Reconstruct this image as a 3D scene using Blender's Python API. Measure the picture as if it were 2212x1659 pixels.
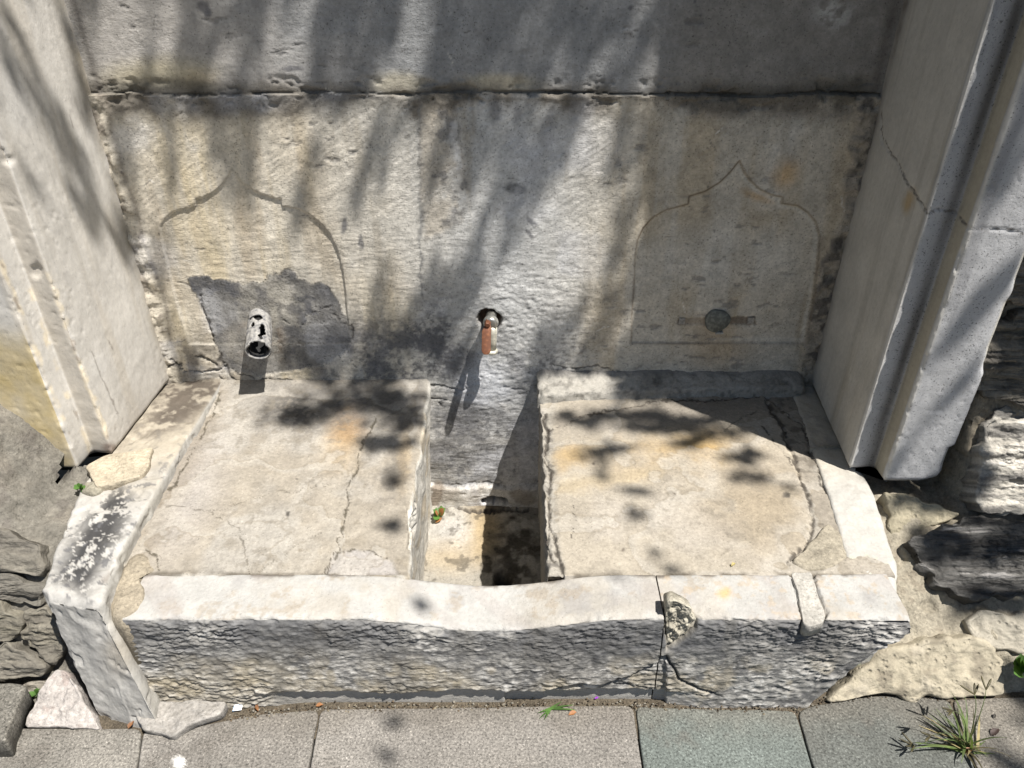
import bpy, bmesh, math, random
import numpy as np
from mathutils import Vector, Matrix

random.seed(3)
RNG = np.random.RandomState(11)
scn = bpy.context.scene
for o in list(bpy.data.objects):
    bpy.data.objects.remove(o)
COL = scn.collection

# ------------------------------------------------------------------ camera, sky, sun, exposure
CAM = np.array([0.0, 0.0, 1.5])
PITCH = math.radians(33.0)
FPX, CX, CY = 1661.0, 1106.0, 829.5          # survey units of the photograph (2212 wide)
FWD = np.array([0, math.cos(PITCH), -math.sin(PITCH)])
UPV = np.array([0, math.sin(PITCH), math.cos(PITCH)])
cd = bpy.data.cameras.new('camera')
cam = bpy.data.objects.new('camera', cd)
COL.objects.link(cam)
cam.location = CAM
cam.rotation_euler = (math.radians(90) - PITCH, 0, 0)
cd.sensor_width = 36.0
cd.lens = FPX / 2212.0 * 36.0
cd.clip_start = 0.05
cd.clip_end = 500
scn.camera = cam

SUN = np.array([0.37, -0.295, 1.0])
sd = Vector(SUN).normalized()
w = bpy.data.worlds.new('World')
scn.world = w
w.use_nodes = True
nt = w.node_tree
sky = nt.nodes.new('ShaderNodeTexSky')
sky.sky_type = 'NISHITA'
sky.sun_disc = False
sky.sun_elevation = math.asin(sd.z)
sky.sun_rotation = math.atan2(sd.x, sd.y)
nt.links.new(sky.outputs['Color'], nt.nodes['Background'].inputs['Color'])
nt.nodes['Background'].inputs['Strength'].default_value = 0.05
sl = bpy.data.lights.new('sun', 'SUN')
sl.energy = 5.0
sl.angle = math.radians(0.55)
sl.color = (1.0, 0.955, 0.89)
so = bpy.data.objects.new('sun', sl)
COL.objects.link(so)
so.location = (3, -3, 9)
so.rotation_euler = sd.to_track_quat('Z', 'Y').to_euler()
scn.view_settings.view_transform = 'Standard'
scn.view_settings.look = 'None'
scn.view_settings.gamma = 1.0
scn.view_settings.use_curve_mapping = False
scn.view_settings.exposure = 0.8

# ------------------------------------------------------------------ survey helpers (photo measurements -> metres)
def project(P):
    d = P - CAM
    f = d @ FWD
    f = np.where(f < 1e-3, 1e-3, f)
    return CX + FPX * d[..., 0] / f, CY - FPX * (d @ UPV) / f

def ray(u, v):
    r = (u - CX) / FPX
    d = (v - CY) / FPX
    return np.array([r, 0, 0]) + FWD - d * UPV

def at(u, v, p0, n):
    d = ray(u, v)
    n = np.array(n, float)
    return CAM + d * (((np.array(p0, float) - CAM) @ n) / (d @ n))

def atZ(u, v, z): return at(u, v, (0, 0, z), (0, 0, 1))
def atY(u, v, y): return at(u, v, (0, y, 0), (0, 1, 0))

# ------------------------------------------------------------------ noise
_T = RNG.rand(64, 64, 64).astype(np.float32)
def vnoise(p):
    i = np.floor(p).astype(np.int64)
    f = (p - i).astype(np.float32)
    f = f * f * f * (f * (f * 6 - 15) + 10)
    i0 = i & 63
    i1 = (i + 1) & 63
    x, y, z = f[..., 0], f[..., 1], f[..., 2]
    def g(a, b, c): return _T[a, b, c]
    a = g(i0[..., 0], i0[..., 1], i0[..., 2]) * (1 - x) + g(i1[..., 0], i0[..., 1], i0[..., 2]) * x
    b = g(i0[..., 0], i1[..., 1], i0[..., 2]) * (1 - x) + g(i1[..., 0], i1[..., 1], i0[..., 2]) * x
    c = g(i0[..., 0], i0[..., 1], i1[..., 2]) * (1 - x) + g(i1[..., 0], i0[..., 1], i1[..., 2]) * x
    d = g(i0[..., 0], i1[..., 1], i1[..., 2]) * (1 - x) + g(i1[..., 0], i1[..., 1], i1[..., 2]) * x
    return (a * (1 - y) + b * y) * (1 - z) + (c * (1 - y) + d * y) * z

def fbm(P, sc, octv=4, seed=0, st=(1, 1, 1), gain=0.5):
    """about -1..1"""
    q = P * (np.array(st) * sc) + np.array([seed * 7.31, seed * 3.77, seed * 5.13])
    s, a, t = 0, 1.0, 0.0
    for _ in range(octv):
        s = s + a * (vnoise(q) * 2 - 1)
        t += a
        a *= gain
        q = q * 2.03 + 11.7
    return s / t * 1.6

def sstep(a, b, x):
    t = np.clip((x - a) / (b - a), 0, 1)
    return t * t * (3 - 2 * t)

def mixc(c, col, m):
    m = np.clip(m, 0, 1)[..., None]
    return c * (1 - m) + np.array(col) * m

def seg_dist(U, V, pts):
    d2 = np.full(U.shape, 1e12)
    for (x0, y0), (x1, y1) in zip(pts[:-1], pts[1:]):
        dx, dy = x1 - x0, y1 - y0
        L = dx * dx + dy * dy + 1e-9
        t = np.clip(((U - x0) * dx + (V - y0) * dy) / L, 0, 1)
        d2 = np.minimum(d2, (U - x0 - t * dx) ** 2 + (V - y0 - t * dy) ** 2)
    return np.sqrt(d2)

def inside(U, V, pts):
    r = np.zeros(U.shape, bool)
    n = len(pts)
    for i in range(n):
        x0, y0 = pts[i]
        x1, y1 = pts[(i + 1) % n]
        if y0 == y1: continue
        c = ((y0 > V) != (y1 > V)) & (U < (x1 - x0) * (V - y0) / (y1 - y0) + x0)
        r ^= c
    return r

def sdf(U, V, pts):
    d = seg_dist(U, V, list(pts) + [pts[0]])
    return np.where(inside(U, V, pts), -d, d)

class Px:
    """photo coordinates of a surface, slightly wavy, for placing stains, chips and cracks on it"""
    def __init__(self, P, warp=5.0, seed=0):
        U, V = project(P)
        self.U0, self.V0 = U, V
        self.U = U + warp * fbm(P, 28, 3, 50 + seed) + .35 * warp * fbm(P, 130, 2, 52 + seed)
        self.V = V + warp * fbm(P, 28, 3, 60 + seed) + .35 * warp * fbm(P, 130, 2, 62 + seed)
        self.J = fbm(P, 60, 2, 64 + seed)
    def blob(self, cx, cy, rx, ry, ang=0.0, soft=0.5):
        a = math.radians(ang)
        x, y = self.U - cx, self.V - cy
        X = x * math.cos(a) + y * math.sin(a)
        Y = -x * math.sin(a) + y * math.cos(a)
        return 1 - sstep(1 - soft, 1 + soft, np.sqrt((X / rx) ** 2 + (Y / ry) ** 2))
    def line(self, pts, wd, soft=0.6):
        return 1 - sstep(wd * (1 - soft), wd * (1 + soft), seg_dist(self.U, self.V, pts))
    def crack(self, pts, wd):
        w_ = 1.25 * wd * (.62 + .75 * np.clip(self.J, -.6, 1.2))
        return 1 - sstep(.25, 1.25, seg_dist(self.U, self.V, pts) / np.maximum(w_, .35))
    def poly(self, pts, soft=3.0):
        return 1 - sstep(-soft, soft, sdf(self.U, self.V, pts))

# ------------------------------------------------------------------ mesh helpers
def empty(name, loc=(0, 0, 0), parent=None):
    o = bpy.data.objects.new(name, None)
    COL.objects.link(o)
    o.location = loc
    o.empty_display_size = 0.1
    if parent: o.parent = parent
    return o

def tag(o, label=None, cat=None, group=None, kind=None):
    if label: o['label'] = label
    if cat: o['category'] = cat
    if group: o['group'] = group
    if kind: o['kind'] = kind
    return o

def link(name, me, mat, parent=None):
    o = bpy.data.objects.new(name, me)
    COL.objects.link(o)
    if mat: me.materials.append(mat)
    if parent is not None:
        o.parent = parent
        o.matrix_parent_inverse = parent.matrix_world.inverted() if parent.type != 'EMPTY' else Matrix.Translation(-Vector(parent.location))
    return o

def raw_mesh(name, V, quads=None, cols=None, ngons=(), smooth=True):
    me = bpy.data.meshes.new(name)
    V = np.asarray(V, np.float32)
    quads = np.zeros((0, 4), np.int32) if quads is None else np.asarray(quads, np.int32)
    starts = list(np.arange(len(quads)) * 4)
    loops = list(quads.ravel())
    tot = [4] * len(quads)
    for g in ngons:
        starts.append(len(loops)); tot.append(len(g)); loops.extend(g)
    me.vertices.add(len(V)); me.vertices.foreach_set('co', V.ravel())
    me.loops.add(len(loops)); me.loops.foreach_set('vertex_index', np.array(loops, np.int32))
    me.polygons.add(len(starts))
    me.polygons.foreach_set('loop_start', np.array(starts, np.int32))
    me.polygons.foreach_set('loop_total', np.array(tot, np.int32))
    me.polygons.foreach_set('use_smooth', np.full(len(starts), smooth))
    if cols is not None:
        a = me.attributes.new('Col', 'FLOAT_COLOR', 'POINT')
        c = np.ones((len(V), 4), np.float32)
        c[:, :3] = np.clip(np.asarray(cols).reshape(-1, 3), 0.004, 0.95)
        a.data.foreach_set('color', c.ravel())
    me.update(calc_edges=True)
    me.validate()
    return me

def normals(P, flip=False):
    a = np.gradient(P, axis=0)
    b = np.gradient(P, axis=1)
    n = np.cross(a, b)
    n /= np.linalg.norm(n, axis=-1, keepdims=True) + 1e-12
    return -n if flip else n

def grid_parts(P, C, parts, flip=False, caps=()):
    """parts: list of (name, face mask or None, material, parent). The surface is cut into separate objects."""
    n, m = P.shape[:2]
    idx = np.arange(n * m).reshape(n, m)
    q = np.stack([idx[:-1, :-1], idx[1:, :-1], idx[1:, 1:], idx[:-1, 1:]], -1)
    if flip: q = q[..., ::-1]
    Vf, Cf = P.reshape(-1, 3), C.reshape(-1, 3)
    out = []
    for name, mask, mat, parent in parts:
        qq = q.reshape(-1, 4) if mask is None else q[mask]
        if len(qq) == 0:
            out.append(None); continue
        ng = []
        if mask is None:
            ng, VV, CC = [], Vf, Cf
            for e_, row in ((0, idx[0]), (1, idx[-1])):
                if e_ in caps:
                    b0 = len(VV)
                    VV = np.vstack([VV, Vf[row]]); CC = np.vstack([CC, Cf[row]])
                    r_ = list(range(b0, b0 + m))
                    ng.append(r_[::-1] if (e_ == 0) != flip else r_)
            me = raw_mesh(name, VV, qq, CC, ng)
        else:
            u, inv = np.unique(qq.ravel(), return_inverse=True)
            me = raw_mesh(name, Vf[u], inv.reshape(-1, 4), Cf[u])
        out.append(link(name, me, mat, parent))
    return out

def fmask(m):
    """vertex mask -> face mask"""
    return (m[:-1, :-1].astype(int) + m[1:, :-1] + m[1:, 1:] + m[:-1, 1:]) >= 2

def rprof(pts, r, step):
    """polyline with rounded corners, resampled"""
    pts = [np.array(p, float) for p in pts]
    rr = r if hasattr(r, '__len__') else [r] * len(pts)
    out = [pts[0]]
    for i in range(1, len(pts) - 1):
        a, b, c = pts[i - 1], pts[i], pts[i + 1]
        ra = min(rr[i], 0.45 * np.linalg.norm(a - b), 0.45 * np.linalg.norm(c - b))
        p = b + (a - b) / np.linalg.norm(a - b) * ra
        q = b + (c - b) / np.linalg.norm(c - b) * ra
        for t in np.linspace(0, 1, 7):
            out.append((1 - t) ** 2 * p + 2 * t * (1 - t) * b + t * t * q)
    out.append(pts[-1])
    out = np.array(out)
    L = np.concatenate([[0], np.cumsum(np.linalg.norm(np.diff(out, axis=0), axis=1))])
    k = max(2, int(L[-1] / step) + 1)
    t = np.linspace(0, L[-1], k)
    return np.stack([np.interp(t, L, out[:, j]) for j in range(out.shape[1])], 1)

# ------------------------------------------------------------------ materials
def stone_mat(name, mott=(14, 0.16), grain=(160, 0.18), speck=(420, 0.0, 0.62), light=(380, 0.0, 0.66), bumps=((140, (1, 1, 1), 0.0012),), rough=0.85, pits=None, spec=0.25):
    m = bpy.data.materials.new(name)
    m.use_nodes = True
    N, L = m.node_tree.nodes, m.node_tree.links
    b = N['Principled BSDF']
    b.inputs['Roughness'].default_value = rough
    b.inputs['Specular IOR Level'].default_value = spec
    at_ = N.new('ShaderNodeAttribute'); at_.attribute_name = 'Col'
    tc = N.new('ShaderNodeTexCoord')
    def noise(sc, st=(1, 1, 1), det=4, rot=(0, 0, 0)):
        mp = N.new('ShaderNodeMapping')
        mp.inputs['Scale'].default_value = st
        mp.inputs['Rotation'].default_value = rot
        L.new(tc.outputs['Object'], mp.inputs['Vector'])
        n = N.new('ShaderNodeTexNoise')
        n.inputs['Scale'].default_value = sc
        n.inputs['Detail'].default_value = det
        n.inputs['Roughness'].default_value = 0.6
        L.new(mp.outputs['Vector'], n.inputs['Vector'])
        return n.outputs['Fac']
    def mth(op, a, c):
        n = N.new('ShaderNodeMath'); n.operation = op
        for i, x in enumerate((a, c)):
            if isinstance(x, (int, float)): n.inputs[i].default_value = x
            else: L.new(x, n.inputs[i])
        return n.outputs[0]
    def mr(x, a, c, lo, hi):
        n = N.new('ShaderNodeMapRange')
        n.inputs['From Min'].default_value = a; n.inputs['From Max'].default_value = c
        n.inputs['To Min'].default_value = lo; n.inputs['To Max'].default_value = hi
        L.new(x, n.inputs['Value'])
        return n.outputs['Result']
    f = mr(noise(mott[0]), 0.25, 0.75, 1 - mott[1], 1 + mott[1])
    f = mth('MULTIPLY', f, mr(noise(grain[0], det=3), 0.25, 0.75, 1 - grain[1], 1 + grain[1]))
    if speck[1]: f = mth('MULTIPLY', f, mr(noise(speck[0], det=2), speck[2], speck[2] + 0.08, 1.0, 1 - speck[1]))
    if light[1]: f = mth('MULTIPLY', f, mr(noise(light[0], det=2), light[2], light[2] + 0.08, 1.0, 1 + light[1]))
    vm = N.new('ShaderNodeVectorMath'); vm.operation = 'SCALE'
    L.new(at_.outputs['Color'], vm.inputs[0]); L.new(f, vm.inputs['Scale'])
    L.new(vm.outputs[0], b.inputs['Base Color'])
    prev = None
    for bb in bumps:
        sc, st, dist = bb[:3]
        rot = bb[3] if len(bb) > 3 else (0, 0, 0)
        bp = N.new('ShaderNodeBump')
        bp.inputs['Strength'].default_value = 1.0
        bp.inputs['Distance'].default_value = dist
        L.new(mth('MULTIPLY', noise(sc, st, 5, rot), mr(noise(5.0 + sc * .02, (1, 1, 1), 3), .36, .64, .3, 1.25)), bp.inputs['Height'])
        if prev: L.new(prev, bp.inputs['Normal'])
        prev = bp.outputs['Normal']
    if pits:
        v = N.new('ShaderNodeTexVoronoi')
        v.inputs['Scale'].default_value = pits[0]
        L.new(tc.outputs['Object'], v.inputs['Vector'])
        h = mr(v.outputs['Distance'], 0.0, 0.28, 0, 1)
        bp = N.new('ShaderNodeBump')
        bp.inputs['Distance'].default_value = pits[1]
        L.new(h, bp.inputs['Height'])
        if prev: L.new(prev, bp.inputs['Normal'])
        prev = bp.outputs['Normal']
    if prev: L.new(prev, b.inputs['Normal'])
    return m

M_WALL = stone_mat('tooled_marble', (13, .16), (120, .22), (230, .5, .60), (260, .25, .66), bumps=((60, (1, 1, 3.0), .0010, (0, .25, 0)), (140, (1, 1, 2.2), .0010, (0, .15, 0)), (260, (1, 1, 1), .0009)))
M_UPPER = stone_mat('weathered_grey_marble', (11, .15), (110, .18), (210, .5, .615), (260, .2, .66), bumps=((60, (1, 1, 2.5), .0008), (140, (1, 1, 1.6), .0011), (260, (1, 1, 1), .0008)))
M_CEMENT = stone_mat('cement_render', (24, .24), (130, .24), (210, .5, .59), (300, .35, .65), bumps=((45, (1, 1, 1), .0030), (170, (1, 1, 1), .0018)), pits=None, rough=.92)
M_JAMB = stone_mat('smooth_marble', (8, .10), (90, .09), (230, .38, .66), bumps=((24, (1, 1, .3), .0014), (180, (1, 1, .6), .0008)), rough=.62, spec=.35)
M_JAMBS = stone_mat('speckled_marble', (6, .08), (90, .08), (240, .62, .60), bumps=((24, (1, 1, .3), .0012), (200, (1, 1, 1), .0010)), rough=.62, spec=.35)
M_TOP = stone_mat('worn_white_marble', (16, .12), (120, .10), (220, .3, .66), bumps=((22, (1, 1, 1), .0030), (70, (1, 1, 1), .0014), (180, (1, 1, 1), .0010)), rough=.6, spec=.35)
M_HEWN = stone_mat('hewn_marble', (14, .14), (150, .18), (280, .3, .63), bumps=((60, (1, 1, 2.5), .0025), (220, (1, 1, 1.5), .0012)), rough=.85)
M_FILL = stone_mat('cement_fill', (15, .15), (120, .15), (200, .32, .62), (240, .22, .65), bumps=((30, (1, 1, 1), .0030), (90, (1, 1, 1), .0018), (200, (1, 1, 1), .0016)), rough=.92)
M_MORTAR = stone_mat('rough_mortar', (20, .25), (120, .3), (190, .32, .60), (170, .35, .63), bumps=((55, (1, 1, 1), .005), (240, (1, 1, 1), .002)), rough=.95)
M_SCHIST = stone_mat('grey_schist', (18, .2), (140, .2), (300, .3, .62), (300, .3, .68), bumps=((26, (1, 1, 5), .006), (90, (1, 1, 3.5), .003), (300, (1, 1, 1), .001)), rough=.8)
M_GRANITE = stone_mat('grey_granite', (7, .10), (190, .55), (230, .5, .56), (250, .8, .60), bumps=((200, (1, 1, 1), .0009),), rough=.8)
M_CREAM = stone_mat('cream_limestone', (20, .1), (150, .14), (210, .35, .64), bumps=((40, (1, 1, 1), .004), (190, (1, 1, 1), .002)), pits=(60, .003), rough=.92)
M_EARTH = stone_mat('gritty_earth', (30, .3), (260, .5), (300, .5, .55), (320, .8, .64), bumps=((120, (1, 1, 1), .006),), rough=1.0)

def flat_mat(name, col, rough=.7, metal=0.0, var=0.25, sc=60, bump=.0, col2=None, thr=(.45, .6)):
    m = bpy.data.materials.new(name)
    m.use_nodes = True
    N, L = m.node_tree.nodes, m.node_tree.links
    b = N['Principled BSDF']
    b.inputs['Roughness'].default_value = rough
    b.inputs['Metallic'].default_value = metal
    tc = N.new('ShaderNodeTexCoord')
    n = N.new('ShaderNodeTexNoise'); n.inputs['Scale'].default_value = sc; n.inputs['Detail'].default_value = 5
    L.new(tc.outputs['Object'], n.inputs['Vector'])
    cr = N.new('ShaderNodeValToRGB')
    c2 = col2 if col2 else tuple(min(1, c * (1 + var)) for c in col)
    c1 = col if col2 else tuple(c * (1 - var) for c in col)
    cr.color_ramp.elements[0].position = thr[0]; cr.color_ramp.elements[0].color = (*c1, 1)
    cr.color_ramp.elements[1].position = thr[1]; cr.color_ramp.elements[1].color = (*c2, 1)
    L.new(n.outputs['Fac'], cr.inputs['Fac'])
    L.new(cr.outputs['Color'], b.inputs['Base Color'])
    if bump:
        bp = N.new('ShaderNodeBump'); bp.inputs['Distance'].default_value = bump
        L.new(n.outputs['Fac'], bp.inputs['Height']); L.new(bp.outputs['Normal'], b.inputs['Normal'])
    return m

def leaf_mat(name, col, tr=.35):
    m = flat_mat(name, col, .55, 0, .35, 25)
    N, L = m.node_tree.nodes, m.node_tree.links
    b = N['Principled BSDF']
    t = N.new('ShaderNodeBsdfTranslucent')
    t.inputs['Color'].default_value = (col[0] * 1.6, col[1] * 1.6, col[2], 1)
    mx = N.new('ShaderNodeMixShader'); mx.inputs[0].default_value = tr
    L.new(b.outputs[0], mx.inputs[1]); L.new(t.outputs[0], mx.inputs[2])
    L.new(mx.outputs[0], N['Material Output'].inputs['Surface'])
    return m

WY = 1.91          # plane of the back wall
# ================================================================== FOUNTAIN WALL
fw = empty('fountain_wall', (0, WY, 0))
tag(fw, 'weathered marble back wall with two carved pointed arches behind the trough', 'fountain wall')
ARCH_L = [(500, 362), (506, 377), (518, 392), (535, 405), (560, 419), (585, 427), (606, 430), (609, 446), (640, 450), (668, 463), (692, 482), (712, 506), (727, 535), (738, 575), (745, 620), (750, 680), (760, 745),
          (408, 745), (400, 715), (385, 670), (372, 620), (358, 560), (347, 515), (346, 490), (356, 472), (372, 459), (394, 451), (420, 447), (423, 429), (445, 424), (466, 411), (482, 395), (494, 378)]
ARCH_R = [(1598, 349), (1606, 370), (1620, 390), (1640, 409), (1665, 421), (1690, 427), (1688, 440), (1722, 445), (1745, 460), (1762, 480), (1770, 510), (1766, 570), (1755, 650), (1738, 741),
          (1364, 741), (1366, 680), (1371, 610), (1373, 555), (1378, 520), (1390, 494), (1410, 472), (1440, 455), (1488, 443), (1490, 426), (1525, 415), (1555, 397), (1580, 372)]
CEM = [(400, 598), (430, 600), (470, 600), (500, 612), (560, 612), (575, 598), (600, 590), (622, 586), (640, 600), (660, 612), (715, 620), (722, 640), (745, 680), (752, 705), (762, 722), (757, 752), (738, 770), (700, 785), (640, 800), (560, 812), (490, 800), (470, 760), (455, 715), (440, 670), (425, 640), (408, 620)]
step = 0.0031
zs = np.concatenate([np.arange(-0.30, 1.44, step), np.linspace(1.44, 3.6, 24)[1:]])
xs = np.arange(-1.06, 0.93, step)
X, Z = np.meshgrid(xs, zs)
P = np.stack([X, np.full_like(X, WY), Z], -1)
px = Px(P, 4.0, 1)
lp = 1.0795 + 0.006 * fbm(P * [1, 0, 0], 7, 4, 3) + .004 * fbm(P * [1, 0, 0], 30, 3, 4)
upper = Z > lp
h = 0.004 * fbm(P, 3, 3, 5) + 0.0012 * fbm(P, 24, 4, 6)
tool = fbm(P, 46, 3, 7, (.8, 1, 3.8))
tool2 = fbm(np.stack([X * .8 + Z * .6, P[..., 1], Z * .8 - X * .6], -1), 46, 3, 8, (.7, 1, 3.8))
dg = sstep(.55, .9, Z + .1 * fbm(P, 3, 2, 9)) * (~upper)
h = h + np.where(upper, .0003, .0007) * (tool * (1 - dg) + tool2 * dg)
# lower centre: coarse hammered patch round the tap
ham = px.blob(1140, 740, 190, 170, 0, .6)
h = h + ham * (.0013 * fbm(P, 34, 4, 10, (1, 1, 1.8)) + .0012 * fbm(P, 90, 3, 11))
h = h + .003 * sstep(.1, -.1, Z - .28) * fbm(P, 11, 3, 12)
h = h - np.where(upper, .0075, 0)
h = h + .004 * np.exp(-((Z - lp) / .012) ** 2) * (~upper) * (.5 + fbm(P, 14, 3, 13))
# joint groove, opening to a gap right of centre
jw = 0.0012 + .0018 * sstep(0.0, .5, fbm(P * [1, 0, 0], 9, 2, 14)) + .004 * px.blob(1130, 208, 110, 40)
h = h - (.004 + .008 * sstep(-.1, .1, X)) * (1 - sstep(.5, 1.3, np.abs(Z - lp - .002) / jw))
h = h - .010 * sstep(.15, .6, fbm(P, 22, 4, 15, (1, 1, 1.6))) * np.exp(-((Z - lp) / .03) ** 2)
cem = 1 - sstep(-2.5, 3.5, sdf(px.U, px.V, CEM) + 7 * fbm(P, 38, 4, 25) * sstep(760, 640, px.V0))
aL, aR = sdf(px.U0, px.V0, ARCH_L), sdf(px.U0, px.V0, ARCH_R)
h = h - .0056 * np.maximum(1 - sstep(-1.8, 1.8, aL), cem) - .0055 * (1 - sstep(-2.0, 2.0, aR))
h = h + cem * (.0012 + .002 * fbm(P, 16, 3, 16) - .0010 * tool)
# crumbling mortar along the side joints
jl = X + 1.005 - .012 * fbm(P, 5, 3, 17)
side_l = 1 - sstep(.022, .045, np.abs(jl) + .012 * fbm(P, 16, 3, 18))
jr = X - .868 - .010 * fbm(P, 5, 3, 19)
side_r = 1 - sstep(.02, .042, np.abs(jr) + .012 * fbm(P, 16, 3, 20))
side_l = side_l * (~upper); side_r = side_r * (~upper)
h = h + side_l * (.008 + .006 * fbm(P, 34, 4, 21)) + side_r * (.007 + .006 * fbm(P, 34, 4, 22))
# cracks
WCR = [([(430, 640), (455, 715), (468, 760), (485, 790), (500, 815), (535, 830)], 3.2, .006), ([(500, 800), (525, 812), (560, 818), (600, 820), (660, 829), (760, 832), (860, 828), (940, 832), (1000, 843)], 2.2, .006),
       ([(600, 745), (660, 744), (700, 746), (740, 741), (757, 735)], 1.5, .003), ([(757, 700), (762, 730), (750, 752), (756, 776), (770, 792)], 1.8, .004),
       ([(370, 775), (400, 800), (440, 805), (480, 795)], 4, .010), ([(350, 805), (372, 790), (392, 786)], 4, .009), ([(420, 770), (445, 775), (470, 786)], 3, .008),
       
       ([(1195, 790), (1240, 799), (1290, 790), (1330, 800), (1370, 808), (1450, 804)], 2, .005),
       ([(980, 640 + 178), (1010, 842), (985, 848)], 1.6, .004), ([(720, 680), (735, 700), (757, 706)], 1.4, .003), ([(690, 700), (712, 720), (706, 745)], 1.2, .003), ([(655, 690), (690, 672), (720, 660)], 1.2, .003), ([(650, 705), (680, 700), (716, 690)], 1.0, .003), ([(672, 640), (680, 668), (700, 690)], 1.0, .003), ([(610, 690), (625, 700)], 1.5, .003), ([(480, 820), (470, 800), (490, 790)], 2, .004),
       ([(925, 862), (945, 860), (968, 866)], 2, .005), ([(945, 870), (952, 878)], 1.6, .004), ([(950, 1052), (1010, 1046), (1060, 1042), (1095, 1050)], 1.6, .003)]
crk = np.zeros_like(X)
for pts, wd, dp in WCR:
    m_ = px.crack(pts, wd)
    crk = np.maximum(crk, m_ * min(1, .35 + wd * .25))
    h = h - .7 * dp * m_
# broken socket behind the tap
hole = px.blob(1058, 693, 23, 24, 0, .18)
h = h - .03 * hole
# scar of a removed fitting on the right (bar groove and two plugs)
bar = px.poly([(1466, 688), (1634, 686), (1634, 703), (1466, 702)], 2)
h = h - .004 * bar
# step of lighter stone at the foot of the channel
foot = sstep(1046, 1052, px.V0 + 4 * fbm(P, 20, 3, 24)) * (np.abs(X + .08) < .2)
h = h + .014 * foot
shadow_slot = px.poly([(1044, 1075), (1058, 1069), (1092, 1070), (1101, 1084), (1046, 1085)], 2)  # groove standing in for a bar of shadow, blackened below
h = h - .05 * shadow_slot
# ---- colour
n1, n2, n3 = fbm(P, 4, 4, 30), fbm(P, 12, 4, 31), fbm(P, 50, 3, 32)
run = fbm(P, 14, 4, 33, (1, 1, .14))
c = np.empty(P.shape); c[:] = (.46, .435, .385)
tan = sstep(0, .45, -X - .20 + .18 * n1) * (~upper)
c = mixc(c, (.50, .455, .375), tan * (.65 + .35 * n2))
mid = np.exp(-((X + .02) / .22) ** 2) * (~upper)
c = mixc(c, (.42, .425, .425), mid * .9)
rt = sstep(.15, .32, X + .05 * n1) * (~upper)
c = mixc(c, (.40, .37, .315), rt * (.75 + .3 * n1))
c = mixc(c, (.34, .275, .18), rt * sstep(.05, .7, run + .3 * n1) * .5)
c = mixc(c, (.47, .46, .43), px.line([(1720, 240), (1690, 330), (1660, 420)], 32, .9) * .7 + px.blob(1560, 560, 150, 70) * .5)  # slanting streak paints in a soft sun dapple
c = mixc(c, (.42, .25, .08), (px.blob(1695, 375, 22, 30, 30, .8) + px.blob(1640, 425, 30, 10, 20, .8) * .8 + px.blob(1530, 700, 50, 20, 0, .9) * .4) * .6)
c = mixc(c, (.33, .24, .14), px.blob(1550, 750, 60, 40, 0, .9) * .6)
c = mixc(c, (.46, .39, .26), tan * sstep(.1, .8, run) * .7)
c = mixc(c, (.30, .27, .22), (~upper) * sstep(.25, .7, fbm(P, 16, 5, 45, (1, 1, .12), .6)) * .5)
c = mixc(c, (.33, .27, .19), tan * sstep(.15, .8, fbm(P, 11, 4, 34, (1, 1, .2))) * .6)
up = np.where(upper, 1.0, 0.0)
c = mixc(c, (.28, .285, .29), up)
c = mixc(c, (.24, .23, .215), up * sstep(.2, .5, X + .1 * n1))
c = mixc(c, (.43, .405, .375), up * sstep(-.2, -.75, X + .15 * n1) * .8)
c = mixc(c, (.50, .45, .33), up * (px.blob(330, 165, 110, 34, -5, .7) + px.blob(1080, 183, 75, 22, 0, .6) * .8 + px.blob(860, 185, 60, 26) * .7) * .85)
c = mixc(c, (.46, .36, .20), up * px.blob(420, 180, 36, 26, 0, .9) * .5)
c = mixc(c, (.46, .46, .45), up * px.blob(1805, 30, 34, 26, 0, .8) * sstep(0, .4, n3) * .8)
# grime round the ledge joint
gr = np.exp(-((Z - lp) / (.026 + .018 * n2 + .008 * n3)) ** 2) * (.78 + .3 * n2) + np.exp(-((Z - lp + .028) / .034) ** 2) * .75 * (~upper) * sstep(-.6, .3, n2 + .6 * n1)
c = mixc(c, (.13, .118, .10), gr)
for k_s in range(46):
    su, sv, sa, sl_ = RNG.uniform(230, 1850), RNG.uniform(10, 780), RNG.uniform(-.7, .7) + (1.57 if RNG.rand() < .3 else 0), RNG.uniform(8, 34)
    bx = (np.abs(px.U0 - su) < 50) & (np.abs(px.V0 - sv) < 50)
    sub = np.where(bx)
    d_ = seg_dist(px.U[sub], px.V[sub], [(su, sv), (su + sl_ * math.cos(sa), sv + sl_ * math.sin(sa))])
    mk_ = np.zeros_like(X); mk_[sub] = 1 - sstep(.4, 1.5, d_)
    c = mixc(c, (.11, .105, .10) if k_s % 3 else (.62, .60, .56), mk_ * .7)
chp = sstep(.52, .7, fbm(P, 38, 4, 43, (.55, 1, 1.6))) * sstep(-.2, .4, fbm(P, 4, 2, 44))
c = mixc(c, (.14, .135, .13), chp * .55)
h = h - .0016 * chp
c = mixc(c, (.10, .095, .08), px.blob(1830, 196, 62, 26, -8, .6) * .85 + px.blob(1640, 200, 120, 14, -3, .8) * .5 + px.blob(395, 186, 90, 14, 6, .7) * .6 + px.blob(270, 192, 60, 12, 0, .7) * .5)
for (a, b_, r1, r2, an, k) in [(488, 222, 26, 26, 0, .7), (565, 222, 18, 24, 0, .55), (700, 225, 40, 30, 10, .4), (720, 208, 30, 9, 0, .5), (1070, 240, 12, 24, 0, .75), (1117, 248, 10, 22, 0, .75), (1180, 285, 16, 60, 12, .6), (1260, 250, 20, 30, 20, .5), (1262, 320, 22, 40, 10, .35)]:
    c = mixc(c, (.16, .16, .165), px.blob(a, b_, r1, r2, an, .6) * k)
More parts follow.
